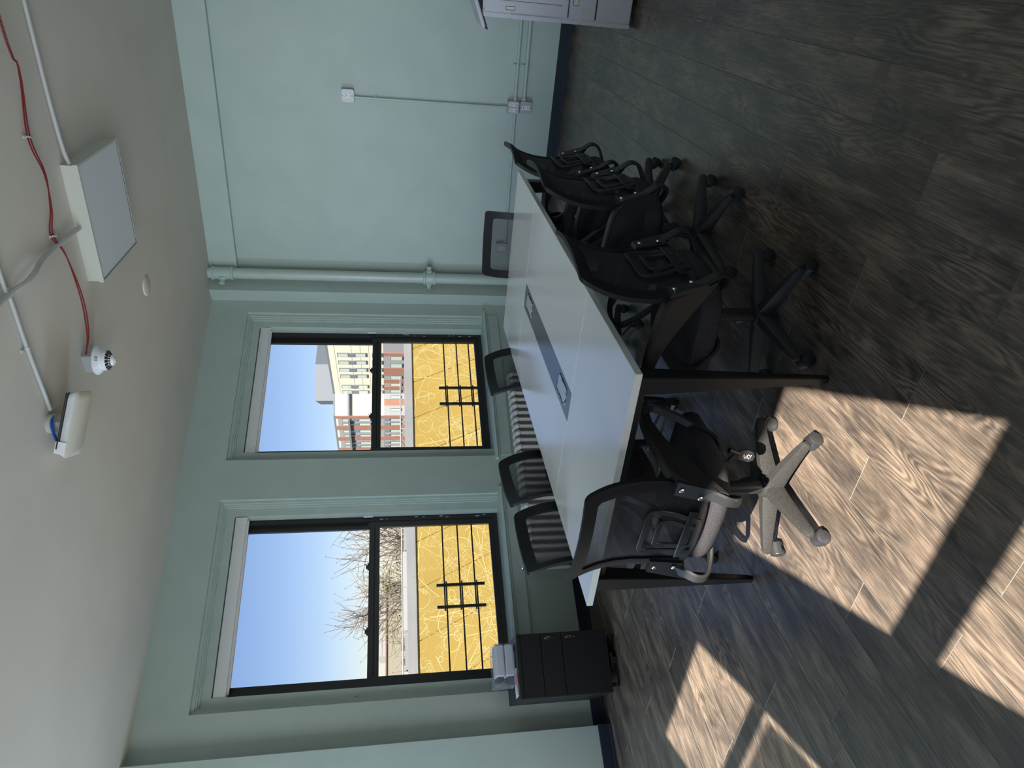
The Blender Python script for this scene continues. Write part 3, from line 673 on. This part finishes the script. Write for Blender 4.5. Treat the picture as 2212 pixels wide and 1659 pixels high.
b = B(); b.box(-.0092, -.0088, -.101, -.0985, .49, .90); b.box(-.0042, .0, -.60, -.034, zm(.302), zm(.308)); b.box(-.0042, .0, -.60, -.034, zm(.477), zm(.481)); b.box(-.0042, 0, -.168, -.165, .31, .47); obj('panel_gap', b, 'printerdark', t)
obj('lock', B().lathe([(0, -.007), (.006, -.006), (.007, 0)], (-.004, -.08, .36), 'x', 12), 'chrome', t, smooth=True)
T = Matrix.Translation((.05, -.12, 1.0)) @ Matrix.Rotation(math.radians(-22), 4, 'X')
b = B(T); b.box(-.03, .34, -.34, .20, .02, .03, .004); obj('control_panel', b, 'hole', t, label='black edge of the tilted top panel')
b = B(T); b.box(-.026, .336, -.33, .185, .03, .05, .006); obj('panel_cover', b, 'printer', t)
obj('stand', B().box(.1, .4, -.4, -.05, .98, 1.03, .01), 'printerdark', t)
for x in (.06, .55):
    for y in (-.05, -.55):
        b = B(); b.lathe([(0, -.014), (.024, -.012), (.025, .012), (0, .014)], (x, y, .025), 'x', 16); b.box(x-.02, x+.02, y-.02, y+.02, .025, .032); obj('caster', b, 'caster', t, smooth=True)
# ------------------------------------------------------------------ electrics on the outlet wall
def outlet_face(b, hb, x, y, z, vertical=True):
    """duplex receptacle face: two sockets"""
    for k in (-1, 1):
        c = (y, z+k*.020)
        hb.box(x-.0006, x, c[0]-.0085, c[0]-.0050, c[1]-.004, c[1]+.007); hb.box(x-.0006, x, c[0]+.0050, c[0]+.0085, c[1]-.004, c[1]+.006)
        hb.lathe([(0, -.0006), (.0038, -.0006), (.0038, 0)], (x, c[0], c[1]-.010), 'x', 8)
def ebox(y, z, kind, label, dep=.055):
    r = .053; X = 6.6-dep; t = thing('outlet_box', label, 'outlet', (6.6, y, z-r))
    b = B(); b.box(-dep+.004, 0, -r, r, 0, 2*r, .004); obj('back_box', b, 'pipewhite', t)
    c = .014; poly = [(-r+c, 0), (r-c, 0), (r, c), (r, 2*r-c), (r-c, 2*r), (-r+c, 2*r), (-r, 2*r-c), (-r, c)]
    b = B(); b.prism(poly, -dep, -dep+.004, 'x'); cov = obj('cover_plate', b, 'plate', t)
    hb = B()
    for sy in (-1, 1):
        for sz in (0, 1): hb.lathe([(0, -.001), (.005, -.001), (.005, 0)], (-dep+.0045, sy*(r-.008), r+(r-.008)*(2*sz-1)), 'x', 8)
    fx = -dep-.003
    def recept(yy):
        f = obj('receptacle', B().box(fx, -dep, yy-.017, yy+.017, r-.036, r+.036, .001), 'white', t)
        h = B(); outlet_face(None, h, fx-.0001, yy, r); obj('socket_slots', h, 'hole', f)
    if kind == 'duplex': recept(0)
    elif kind == 'quad': recept(-.024); recept(.024)
    else:
        f = obj('receptacle', B().box(fx, -dep, -.017, .017, r-.036, r+.036, .001), 'white', t)
        for k in (-1, 1): hb.lathe([(0, -.0006), (.006, -.0006), (.006, 0)], (fx, 0, r+k*.020), 'x', 12)
    for k in (-1, 1): hb.lathe([(0, -.0006), (.003, -.0006), (.003, 0)], (-dep-.0003, 0, r+k*.044), 'x', 8)
    obj('screws', hb, 'hole', t)
ebox(1.105, 1.917, 'duplex', 'white duplex outlet box high on the wall with a bright receptacle')
ebox(1.108, .463, 'quad', 'white four-socket outlet box at the foot of the vertical conduit')
ebox(1.105, .350, 'data', 'white data jack box directly below the four-socket box')
ebox(2.44, .462, 'duplex', 'white outlet box seen through the mesh of the far end chair')
def conduit(name, label, pts, r=.0115, straps=(), m='trimpaint', ref=None):
    base = Vector(pts[0]); t = thing(name, label, 'conduit', base)
    obj('tube', B().tube([Vector(p)-base for p in pts], r, 12), m, t, smooth=True)
    d = (Vector(pts[-1])-Vector(pts[0])).normalized()
    for p in (pts[0], pts[-1]):
        pp = Vector(p)-base; q = pp+d*(.03 if p == pts[0] else -.03); obj('connector', B().tube([pp, q], r*1.35, 12), m, t, smooth=True)
    for p, a in straps:
        b = B(); p = Vector(p)-base; b.tube([p-d*.009, p+d*.009], r*1.25, 12)
        side = {'y': (0, 1, 0), 'z': (0, 0, 1), 'x': (1, 0, 0), '-y': (0, -1, 0), '-z': (0, 0, -1)}[a]; s_ = Vector(side)*r*2.6
        nrm = Vector((1, 0, 0)) if m == 'trimpaint' else Vector((0, 0, 1))
        b.tube([p+nrm*r*.6, p+s_+nrm*r*.8], r*.55, 8); obj('strap', b, m, t, smooth=True)
    return t
XC = 6.58
conduit('conduit', 'thin vertical conduit joining the high outlet box and the four-socket box', [(XC, 1.118, 1.86), (XC, 1.115, .52)], .0105, [((XC, 1.117, 1.68), '-y'), ((XC, 1.116, .74), 'y')])
conduit('conduit', 'upper horizontal conduit running from the four-socket box toward the copier', [(XC, 1.06, .448), (XC, .5, .452), (XC, -.6, .462)], .0145, [((XC, .76, .45), 'z')])
conduit('conduit', 'thicker lower horizontal conduit running from the data box toward the copier', [(XC, 1.055, .368), (XC, .5, .372), (XC, -.6, .378)], .018, [((XC, .76, .37), 'z')])
conduit('conduit', 'horizontal conduit running from the four-socket box behind the chairs toward the room corner', [(XC, 1.16, .440), (XC, 1.9, .430), (XC, 2.39, .425)], .013)
# ------------------------------------------------------------------ ceiling fittings
ZC = 3.25
t = thing('panel_light', 'square white surface-mounted ceiling light panel, switched off', 'light', (4.29, 1.435, 3.165))
b = B(); b.box(-.31, .31, -.325, .325, .02, .085); obj('housing', b, 'lampwhite', t)
b = B()
for a, c, d, e in ((-.315, .315, -.33, -.318), (-.315, .315, .318, .33), (-.315, -.303, -.318, .318), (.303, .315, -.318, .318)): b.box(a, c, d, e, 0, .024)
obj('frame', b, 'lampwhite', t)
obj('diffuser', B().box(-.303, .303, -.318, .318, .004, .014), 'diffuser', t)
b = B(); b.box(.3155, .3165, -.33, .33, .002, .005); b.box(-.3, .3, .3175, .3185, .001, .004); b.box(.2995, .3035, -.318, .318, .002, .0045); obj('shadow_gap', b, 'hole', t)
for y in (-.28, .28): obj('screw', B().lathe([(0, -.003), (.004, -.003), (.005, 0)], (.3, y, .012), 'z', 8), 'chrome', t)
def cconduit(label, pts, r, straps=()):
    base = Vector(pts[0]); t = thing('conduit', label, 'conduit', base)
    obj('tube', B().tube([Vector(p)-base for p in smooth_path(pts, 4)], r, 12), 'pipewhite', t, smooth=True)
    for i, p in enumerate(straps):
        b = B(); p = Vector(p)-base; b.tube([p+Vector((0, -.01, 0)), p+Vector((0, .01, 0))], r*1.3, 12); b.box(p.x-.038, p.x, p.y-.008, p.y+.008, p.z+r*.6, p.z+r+.003); b.lathe([(0, -.006), (.006, -.005), (.006, 0)], (p.x-.03, p.y, p.z+r*.6), 'z', 8); obj('strap', b, 'pipewhite', t, smooth=True)
    return t
ta = cconduit('straight ceiling conduit feeding the corner of the ceiling light panel', [(3.93, -1.5, 3.237), (3.99, .35, 3.237), (4.0, .75, 3.237), (4.005, 1.02, 3.228), (4.01, 1.112, 3.215)], .011)
obj('connector', B().tube([(.085, 2.600, -.018), (.09, 2.63, -.021)], .016, 10), 'pipewhite', ta, smooth=True)
cconduit('bent ceiling conduit crossing under the straight one to the light panel edge', [(2.2, 1.475, 3.232), (2.9, 1.468, 3.232), (3.14, 1.462, 3.230), (3.26, 1.455, 3.205), (3.36, 1.445, 3.205), (3.48, 1.440, 3.225), (3.7, 1.44, 3.232), (3.96, 1.44, 3.222)], .013)
cconduit('long ceiling conduit ending at the wireless access point', [(3.10, -1.5, 3.238), (3.13, 1.23, 3.238), (3.15, 1.43, 3.238), (3.165, 1.74, 3.238), (3.20, 2.12, 3.236)], .010, [(3.166, 1.75, 3.238)])
t = thing('red_cable', 'pair of red fire-alarm cables slung along the ceiling to the detector', 'cable', (3.66, -1.5, 3.22))
o = Vector((3.66, -1.5, 3.22))
for dx, ph in ((0, 0), (.012, 1.7)):
    pts = [(3.60, -1.5, 3.235), (3.66, .35, 3.21), (3.70, .6, 3.205), (3.685, .90, 3.235), (3.70, 1.08, 3.21), (3.69, 1.25, 3.212), (3.685, 1.38, 3.235), (3.72, 1.5, 3.215), (3.73, 1.75, 3.20), (3.70, 1.95, 3.20), (3.665, 2.06, 3.215)]
    pts = [Vector(p)-o+Vector((dx*math.cos(i*1.3+ph), 0, dx*.6*math.sin(i*1.1+ph))) for i, p in enumerate(pts)]
    obj('wire', B().tube(smooth_path(pts, 5), .0036, 8), 'red', t, smooth=True)
for y in (.90, 1.385):
    b = B(); c = Vector((3.688, y, 3.236))-o; b.tube([c+Vector((.018*math.cos(a), .004*math.sin(3*a), .014*math.sin(a))) for a in [2*PI*i/12 for i in range(13)]], .0045, 6); b.tube([c+Vector((-.018, 0, .0)), c+Vector((-.032, -.008, .0)), c+Vector((-.036, .002, .006))], .004, 6); obj('cable_tie', b, 'pipewhite', t, smooth=True)
t = thing('smoke_detector', 'white dome smoke detector on a square ceiling box', 'detector', (3.72, 2.13, 3.25))
obj('junction_box', B().box(-.052, .052, -.052, .052, -.055, 0, .003), 'pipewhite', t)
b = B(); b.lathe([(.0, -.056), (.082, -.056), (.084, -.062), (.080, -.070), (.060, -.088), (.058, -.094), (.0, -.094)], seg=32); obj('mounting_plate', b, 'white', t, smooth=True)
b = B(); b.lathe([(.0, -.094), (.058, -.094), (.060, -.100), (.056, -.118), (.036, -.126), (.030, -.142), (.024, -.150), (.0, -.152)], seg=32); dm = obj('dome', b, 'white', t, smooth=True)
for k in range(16):
    a = 2*PI*k/16; T = Matrix.Rotation(a, 4, 'Z')
    b = B(T)
    for r0, r1, z0, z1 in ((.0565, .0475, -.1175, -.1235), (.0455, .0375, -.1240, -.1270), (.0355, .0325, -.1290, -.1370)):
        q = [b.v((r0, -.007*r0/.05, z0-.0006)), b.v((r0, .007*r0/.05, z0-.0006)), b.v((r1, .007*r1/.05, z1-.0008)), b.v((r1, -.007*r1/.05, z1-.0008))]; q2 = [b.v(b.T.inverted() @ (v.co+Vector((0, 0, .001)))) for v in q]
        b.f(q); b.f(q2[::-1]); [b.f([q[i], q[(i+1) % 4], q2[(i+1) % 4], q2[i]]) for i in range(4)]
    obj('vent_slot', b, 'hole', dm)
obj('led_cap', B().lathe([(0, -.160), (.015, -.158), (.016, -.150), (0, -.150)]), 'alabel', dm, smooth=True)
b = B(Matrix.Translation((0, 0, 0)) @ Matrix.Rotation(math.radians(215), 4, 'Z'))
def mk(a, z): rr_ = .083-.0225*((-z-.070)/.018) if z < -.070 else .083; return ((rr_+.0012)*math.cos(a), (rr_+.0012)*math.sin(a), z)
for c0, strokes in ((-.14, [[(0, -.074), (.06, -.074), (.06, -.084), (0, -.084), (0, -.074)]]), (.0, [[(.02, -.074), (.02, -.084)]]), (.12, [[(0, -.074), (0, -.084)], [(.04, -.074), (.04, -.084)], [(-.02, -.077), (.06, -.077)], [(-.02, -.081), (.06, -.081)]])):
    for st in strokes: b.tube([mk(c0+a, z) for a, z in st], .0008, 4)
obj('marking', b, 'hole', t)
t = thing('access_point', 'tilted cream wireless access point hanging from the ceiling with blue cables', 'router', (3.20, 2.22, 3.25))
_a = Vector((-.26, .42, .085)).normalized(); _b = (Vector((.84, .54, .10))-_a*Vector((.84, .54, .10)).dot(_a)).normalized(); _n = _b.cross(_a)
if _n.z < 0: _n = -_n
_x = _a.cross(_n)
T = Matrix(((_x.x, _a.x, _n.x, .03), (_x.y, _a.y, _n.y, .0), (_x.z, _a.z, _n.z, -.075), (0, 0, 0, 1))) @ Matrix.Diagonal((1.05, 1.5, 1.15, 1))
def ap(b, w0, w1, z0, z1, n=8):
    def rg(h, z, r=.022):
        o = []
        for cx_, cy_, a0 in ((1, 1, 0), (-1, 1, 90), (-1, -1, 180), (1, -1, 270)):
            for i in range(n): a = math.radians(a0+90*i/(n-1)); o.append(b.v((cx_*(h-r)+r*math.cos(a), cy_*(h-r)+r*math.sin(a), z)))
        return o
    p, q = rg(w0, z0), rg(w1, z1); m = len(p); b.f(p[::-1]); b.f(q); [b.f([p[i], p[(i+1) % m], q[(i+1) % m], q[i]]) for i in range(m)]
b = B(T); ap(b, .104, .114, .0, -.030); obj('side_shell', b, 'white', t, smooth=True)
b = B(T); ap(b, .114, .096, -.0303, -.043); obj('face_cover', b, 'alabel', t, smooth=True)
b = B(T); b.box(-.125, .085, -.105, .085, .002, .006); b.box(-.05, .05, -.05, .05, .006, .02); obj('mounting_bracket', b, 'framemetal', t)
for k in (0, 1):
    b = B(); b.tube(smooth_path([(.0, -.07, -.02), (-.06-.015*k, -.06, -.035), (-.085-.012*k, .0, -.045), (-.075-.012*k, .08, -.055), (-.03, .11, -.07)], 5), .0045, 8); obj('network_cable', b, 'blue', t, smooth=True, label='blue network cable')
b = B(T); b.box(-.118, -.106, .06, .1, -.03, .012); obj('cable_tag', b, 'paper', t)
b = B(); b.lathe([(0, 0), (.05, 0), (.05, -.02), (.045, -.026), (0, -.026)], (-.02, -.03, 0)); b.box(-.035, .035, -.045, .025, -.06, -.02, .003); obj('ceiling_box', b, 'pipewhite', t, smooth=True)
obj('badge', B(T @ Matrix.Translation((-.110, .0, -.016)) @ Matrix.Rotation(.3, 4, 'Y')).box(-.0012, .0005, -.022, .022, -.004, .004, .0004), 'paper', t)
tag(obj('ceiling_cap', B().lathe([(0, -.010), (.060, -.010), (.066, -.006), (.068, 0), (0, 0)], (4.84, 2.17, 3.25), seg=36), 'ceil', smooth=True), 'round flat painted cover disc on the bare ceiling past the light panel', 'cap')
# ------------------------------------------------------------------ outside
obj('ground', B().box(-60, 140, -60, 140, -9.2, -9.0), 'ground', kind='structure')
# yellow building across the yard, parallel to the window wall
t = wthing('yellow_building', 'yellow panelled building with scribbled pattern and grey coping across the yard', 'building', 0, 6.0, -9)
zt = 1.14+9; sl = -.456; hgt = 2.6
seams = [-9.4+.8235*k for k in range(24)]
b = B(); b.box(-11, 10, .03, 4.5, 0, zt-.01); obj('block', b, 'yellow', t)
for a, c in zip(seams, seams[1:]):
    b = B(); g = .006
    b.prism([(a+g, zt), (c-g, zt), (c-g-sl*hgt, zt-hgt), (a+g-sl*hgt, zt-hgt)], 0, .025, 'y'); obj('facade_panel', b, 'yellow', t)
b = B(); rs = random.Random(11)
def scribble(x, z, sc):
    kind = rs.random(); pts = []
    if kind < .4:
        a0 = rs.uniform(0, 6.28); cur = rs.uniform(-2.2, 2.2); L = rs.uniform(.3, 1.1)*sc; n = 10; a = a0
        for i in range(n): pts.append((x, z)); x += L/n*math.cos(a); z += L/n*math.sin(a); a += cur/n
    elif kind < .62:
        r = rs.uniform(.04, .2)*sc; a0 = rs.uniform(0, 6); e = rs.uniform(.5, 1)
        for i in range(14): a = a0+i*.48; pts.append((x+r*math.cos(a)*(1-i*.015), z+r*e*math.sin(a)))
    elif kind < .8:
        a = rs.uniform(0, 6.28); st = rs.uniform(.02, .05)*sc
        for i in range(9): pts.append((x+st*i*math.cos(a)+(.06*sc*(i % 2))*math.sin(a), z+st*i*math.sin(a)-(.06*sc*(i % 2))*math.cos(a)))
    else:
        a = rs.uniform(0, 6.28); L = rs.uniform(.4, 1.3)*sc
        pts = [(x, z), (x+L*.5*math.cos(a), z+L*.5*math.sin(a)+.02), (x+L*math.cos(a), z+L*math.sin(a))]
    pts = [(px, min(pz, zt-.02)) for px, pz in pts if pz > zt-2.55]
    if len(pts) < 2: return
    w_ = rs.choice((.0018, .0022, .0028, .004, .0055)); prev = None
    for (x0, z0), (x1, z1) in zip(pts, pts[1:]):
        d = Vector((x1-x0, z1-z0)); 
        if d.length < 1e-4: continue
        n_ = Vector((-d.y, d.x)).normalized()*w_
        b.f([b.v((x0+n_.x, -.002, z0+n_.y)), b.v((x1+n_.x, -.002, z1+n_.y)), b.v((x1-n_.x, -.002, z1-n_.y)), b.v((x0-n_.x, -.002, z0-n_.y))])
for k in range(1500): scribble(rs.uniform(-7, 9), zt-rs.uniform(.02, 2.3), 1)
obj('scribble_pattern', b, 'chalk', t, kind='stuff')
b = B(); b.box(-11, 10, -.03, .35, zt, zt+.05); b.box(-11, 10, -.012, .33, zt+.05, zt+.145); obj('coping', b, 'roofwhite', t, label='pale grey metal coping')
b = B()
for s in (-2.6+1.645*k for k in range(6)): b.box(s, s+.006, -.0315, .0, zt, zt+.05)
obj('coping_joint', b, 'bframe', t)
b = B(); b.box(-11, 10, .5, 4.5, zt-.05, zt+.03); obj('roof', b, 'roofwhite', t)
t2 = wthing('roof_railing', 'low white metal railing on the yellow building roof', 'railing', -3.8, 6.6, 1.16)
b = B(); b.tube([(-1.4, 0, .20), (7.3, 0, .20)], .012, 8); obj('rail', b, 'steelwhite', t2)
for k in range(13): obj('post', B().tube([(-1.2+.66*k+(.12 if k % 3 == 0 else 0), 0, 0), (-1.2+.66*k+(.12 if k % 3 == 0 else 0), 0, .2)], .009, 6), 'steelwhite', t2)
t2 = wthing('roof_ducts', 'row of white rooftop duct casings behind the yellow building coping', 'ducts', -4.2, 8.6, 1.15)
xx = 0
for L, h in ((.9, .14), (1.4, .17), (.7, .12), (1.6, .16), (1.0, .13), (.6, .17)):
    obj('duct_casing', B().box(xx, xx+L, 0, .6, 0, h, .01), 'steelwhite' if h > .13 else 'roofwhite', t2); xx += L+.03
# hospital-like block far behind
P0 = Vector((35.21, 18.99)); P1 = Vector((38.67, 24.54)); P2 = Vector((38.07, 25.83)); P3 = Vector((40.01, 29.99))
t = thing('hospital_building', 'tall cream, grey and brick block with paired windows behind the yellow building', 'building', (38, 24, -9))
org = Vector((38, 24, -9))
def face_frame(P, Q):
    u = (Q-P).normalized(); a = math.atan2(u.y, u.x); return Matrix.Translation(Vector((P.x, P.y, 0))-org) @ Matrix.Rotation(a, 4, 'Z')
# local frame: x along the face, +y outward to the viewer (left of travel), z absolute
b = B(); pl = [P0-(P1-P0)*1.2, P1, P2, P3, P3+(P3-P2)*.9, P3+Vector((14, 2)), P0+Vector((14, -8))]
pl = [(p.x-org.x, p.y-org.y) for p in pl]; b.prism(pl, 0, 11); obj('grey_storeys', b, 'greypanel', t)
b = B(); b.prism([(x, y) for x, y in pl], 11.001, 14.07); obj('upper_storeys', b, 'cream', t, label='cream upper storeys')
b = B(); b.prism([(x, y) for x, y in pl], 14.07, 14.2); obj('roof_edge', b, 'ph', t)
def deco(F, x0, x1, z0, z1, nm, m, d0=0, d1=.06):
    bb = B(F); bb.box(x0, x1, d0, d1, z0, z1); return obj(nm, bb, m, t)
def win(F, x0, x1, z0, z1):
    bb = B(F); bb.box(x0, x1, 0.005, .05, z0, z1); f = obj('window', bb, 'bframe', t)
    bb = B(F); bb.box(x0+.04, x0+(x1-x0)*.45, .05, .06, z0+.04, z1-.04); bb.box(x0+(x1-x0)*.52, x1-.04, .05, .06, z0+.04, z1-.04); obj('pane', bb, 'bglass', f)
FA, FB, FC = face_frame(P0, P1), face_frame(P1, P2), face_frame(P2, P3)
for a, c in ((-3.2, -2.8), (-1.9, -1.5), (-.6, -.2), (1.1, 1.54), (2.02, 2.46), (2.96, 3.41), (3.80, 4.24), (5.23, 5.69), (6.02, 6.46)):
    win(FA, a, c, 3.96, 4.60); win(FA, a, c, 2.97, 3.60); deco(FA, a, c, 3.60, 3.96, 'spandrel', 'ph')
    win(FA, a, c, 2.05, 2.64)
for z in (2.8, 3.28, 3.78, 4.72): deco(FA, -5, 6.53, z, z+.02, 'panel_joint', 'greypanel', 0, .004)
for a, c in ((1.45, 1.9), (2.37, 2.84), (3.95, 4.39), (4.97, 5.36), (5.9, 6.31)): win(FA, a, c, .87, 1.58)
for a, c in ((1.03, 1.39), (2.90, 3.90), (4.45, 4.9), (5.42, 5.86)): deco(FA, a, c, .5, 1.98, 'brick_strip', 'brick')
win(FB, .12, .32, .87, 1.58); win(FB, .96, 1.15, .87, 1.58); deco(FB, .36, .77, .5, 1.98, 'brick_strip', 'brick')
deco(FB, .0, 1.42, 4.18, 4.30, 'ledge', 'ph', 0, .2); deco(FC, .3, 4.8, 4.18, 4.30, 'ledge', 'ph', 0, .2)
deco(FC, 0.0, 4.9, 2.0, 4.95, 'grey_cladding', 'greypanel', 0, .01)
for a, c in ((.02, .28), (1.27, 1.76), (2.78, 3.23), (4.3, 4.75)): deco(FC, a, c, .5, 5.06, 'brick_strip', 'brick')
for a, c in ((.37, .67), (.91, 1.21), (1.83, 2.14), (2.46, 2.71), (3.49, 3.76), (4.03, 4.25)):
    win(FC, a, c, 3.92, 4.68); win(FC, a, c, 2.85, 3.62); deco(FC, a, c, 3.62, 3.92, 'spandrel', 'ph'); win(FC, a, c, .87, 1.58); deco(FC, a, c, 1.62, 1.95, 'spandrel', 'ph')
pp = [(43.28, 25.03), (42.27, 26.71), (41.95, 27.2), (45, 29.5), (48, 24)]
b = B(); b.prism([(x-38, y-24) for x, y in pp], 14, 15.74); obj('penthouse', b, 'ph', t, label='dark grey rooftop penthouse')
b = B()
for k in range(5): b.box(1.5+k*.5, 1.53+k*.5, -2+k*1.05, -1.97+k*1.05, 14.1, 14.55)
obj('roof_vents', b, 'ph', t)
# beige building seen past the trees
t = wthing('beige_building', 'long low beige building with a row of small windows past the bare trees', 'building', 10.5, 45, -9)
b = B(); b.prism([(-6.5, 0), (-6.5, 10.92), (-2.6, 10.86), (1.2, 10.86), (1.2, 0)], 0, 6, 'y'); b.bm.transform(Matrix()); obj('wall_block', b, 'beige', t)
obj('roof_tiles', B().box(-6.6, 1.3, -.1, 6.1, 10.86, 10.93), 'brick', t)
for k in range(7): obj('window', B().box(-5.4+k*.95, -5.0+k*.95, -.03, .02, 9.62, 9.85), 'bframe', t)
b = B(); b.box(-3.55, -2.3, 1, 3, 10.85, 11.35); b.box(-3.4, -2.5, 1, 3, 11.35, 11.6); obj('roof_hut', b, 'steelwhite', t, label='white rooftop hut')
b = B(); b.box(-1.2, .2, 2, 3.4, 10.85, 11.5); obj('roof_hut', b, 'steelwhite', t, label='white rooftop hut')
t = wthing('white_roof_shed', 'long flat white roof beyond the yellow building coping', 'building', 0, 16, -9)
obj('roof_block', B().box(-9, 9, 0, 9, 0, 9.98), 'roofwhite', t); obj('roof_edge', B().box(-9.1, 9.1, -.1, .1, 9.98, 10.06), 'steelwhite', t)
# bare trees
def tree(x, y, z, h, seed, label, spread=.5, leaves=0, lc=None):
    t = thing('bare_tree', label, 'tree', (x, y, z)); rt = random.Random(seed); b = B(); tips = []
    def br(p, d, L, r, lv):
        n = 3; pts = [p]; q = p.copy(); dd = d.copy()
        for i in range(n): dd = (dd+Vector([rt.uniform(-.16, .16) for _ in range(3)])+Vector((0, 0, .05))).normalized(); q = q+dd*L/n; pts.append(q.copy())
        b.tube(pts, [r*(1-.45*i/n) for i in range(n+1)], 5 if lv < 2 else 3, False)
        if lv >= 7: tips.append(q); return
        for k in range(3 if lv in (1, 2, 3, 4, 5) else 2):
            i = n-(k % 2); a = rt.uniform(.3, .8)*(.8+spread*.6); ax = dd.orthogonal().normalized(); ax = Matrix.Rotation(rt.uniform(0, 6.28), 3, dd) @ ax
            br(pts[i], (dd*math.cos(a)+ax*math.sin(a)).normalized(), L*rt.uniform(.68, .86), r*.66, lv+1)
    br(Vector((0, 0, 0)), Vector((0, 0, 1)), h*.34, h*.018, 0)
    obj('branches', b, 'bark', t)
    if leaves:
        b = B()
        for p in tips:
            for k in range(leaves):
                c = p+Vector([rt.gauss(0, .16) for _ in range(3)]); s = rt.uniform(.04, .09)
                vs = [b.v(c+Vector([rt.uniform(-s, s) for _ in range(3)])) for _ in range(3)]; b.f(vs)
        obj('leaf_haze', b, lc, t, kind='stuff')
    else:
        b = B()
        for p in tips[::4]:
            bb = .035; vs = [b.v(p+Vector(v)*bb) for v in ((1, 0, 0), (-.5, .8, 0), (-.5, -.8, 0), (0, 0, 1.2))]
            for f in ((0, 1, 2), (0, 1, 3), (1, 2, 3), (2, 0, 3)): b.f([vs[i] for i in f])
        obj('seed_balls', b, 'bark', t, kind='stuff')
    return t
M['olive'] = mat('young_leaves', (.13, .12, .04), .8)
tree(21.9, 21.0, -9, 12.6, 5, 'large bare tree with seed balls seen through the window above the cabinet', .55)
tree(21.3, 21.6, -9, 11.0, 9, 'bare tree beside the larger one, nearer the pier between the windows', .55)
tree(24.5, 22.8, -9, 9.4, 12, 'shorter olive-leaved tree low behind the bare ones', .6, 18, 'olive')
tree(26.5, 26.5, -9, 9.6, 15, 'olive-leaved tree low behind the bare ones, beside the beige building', .6, 18, 'olive')
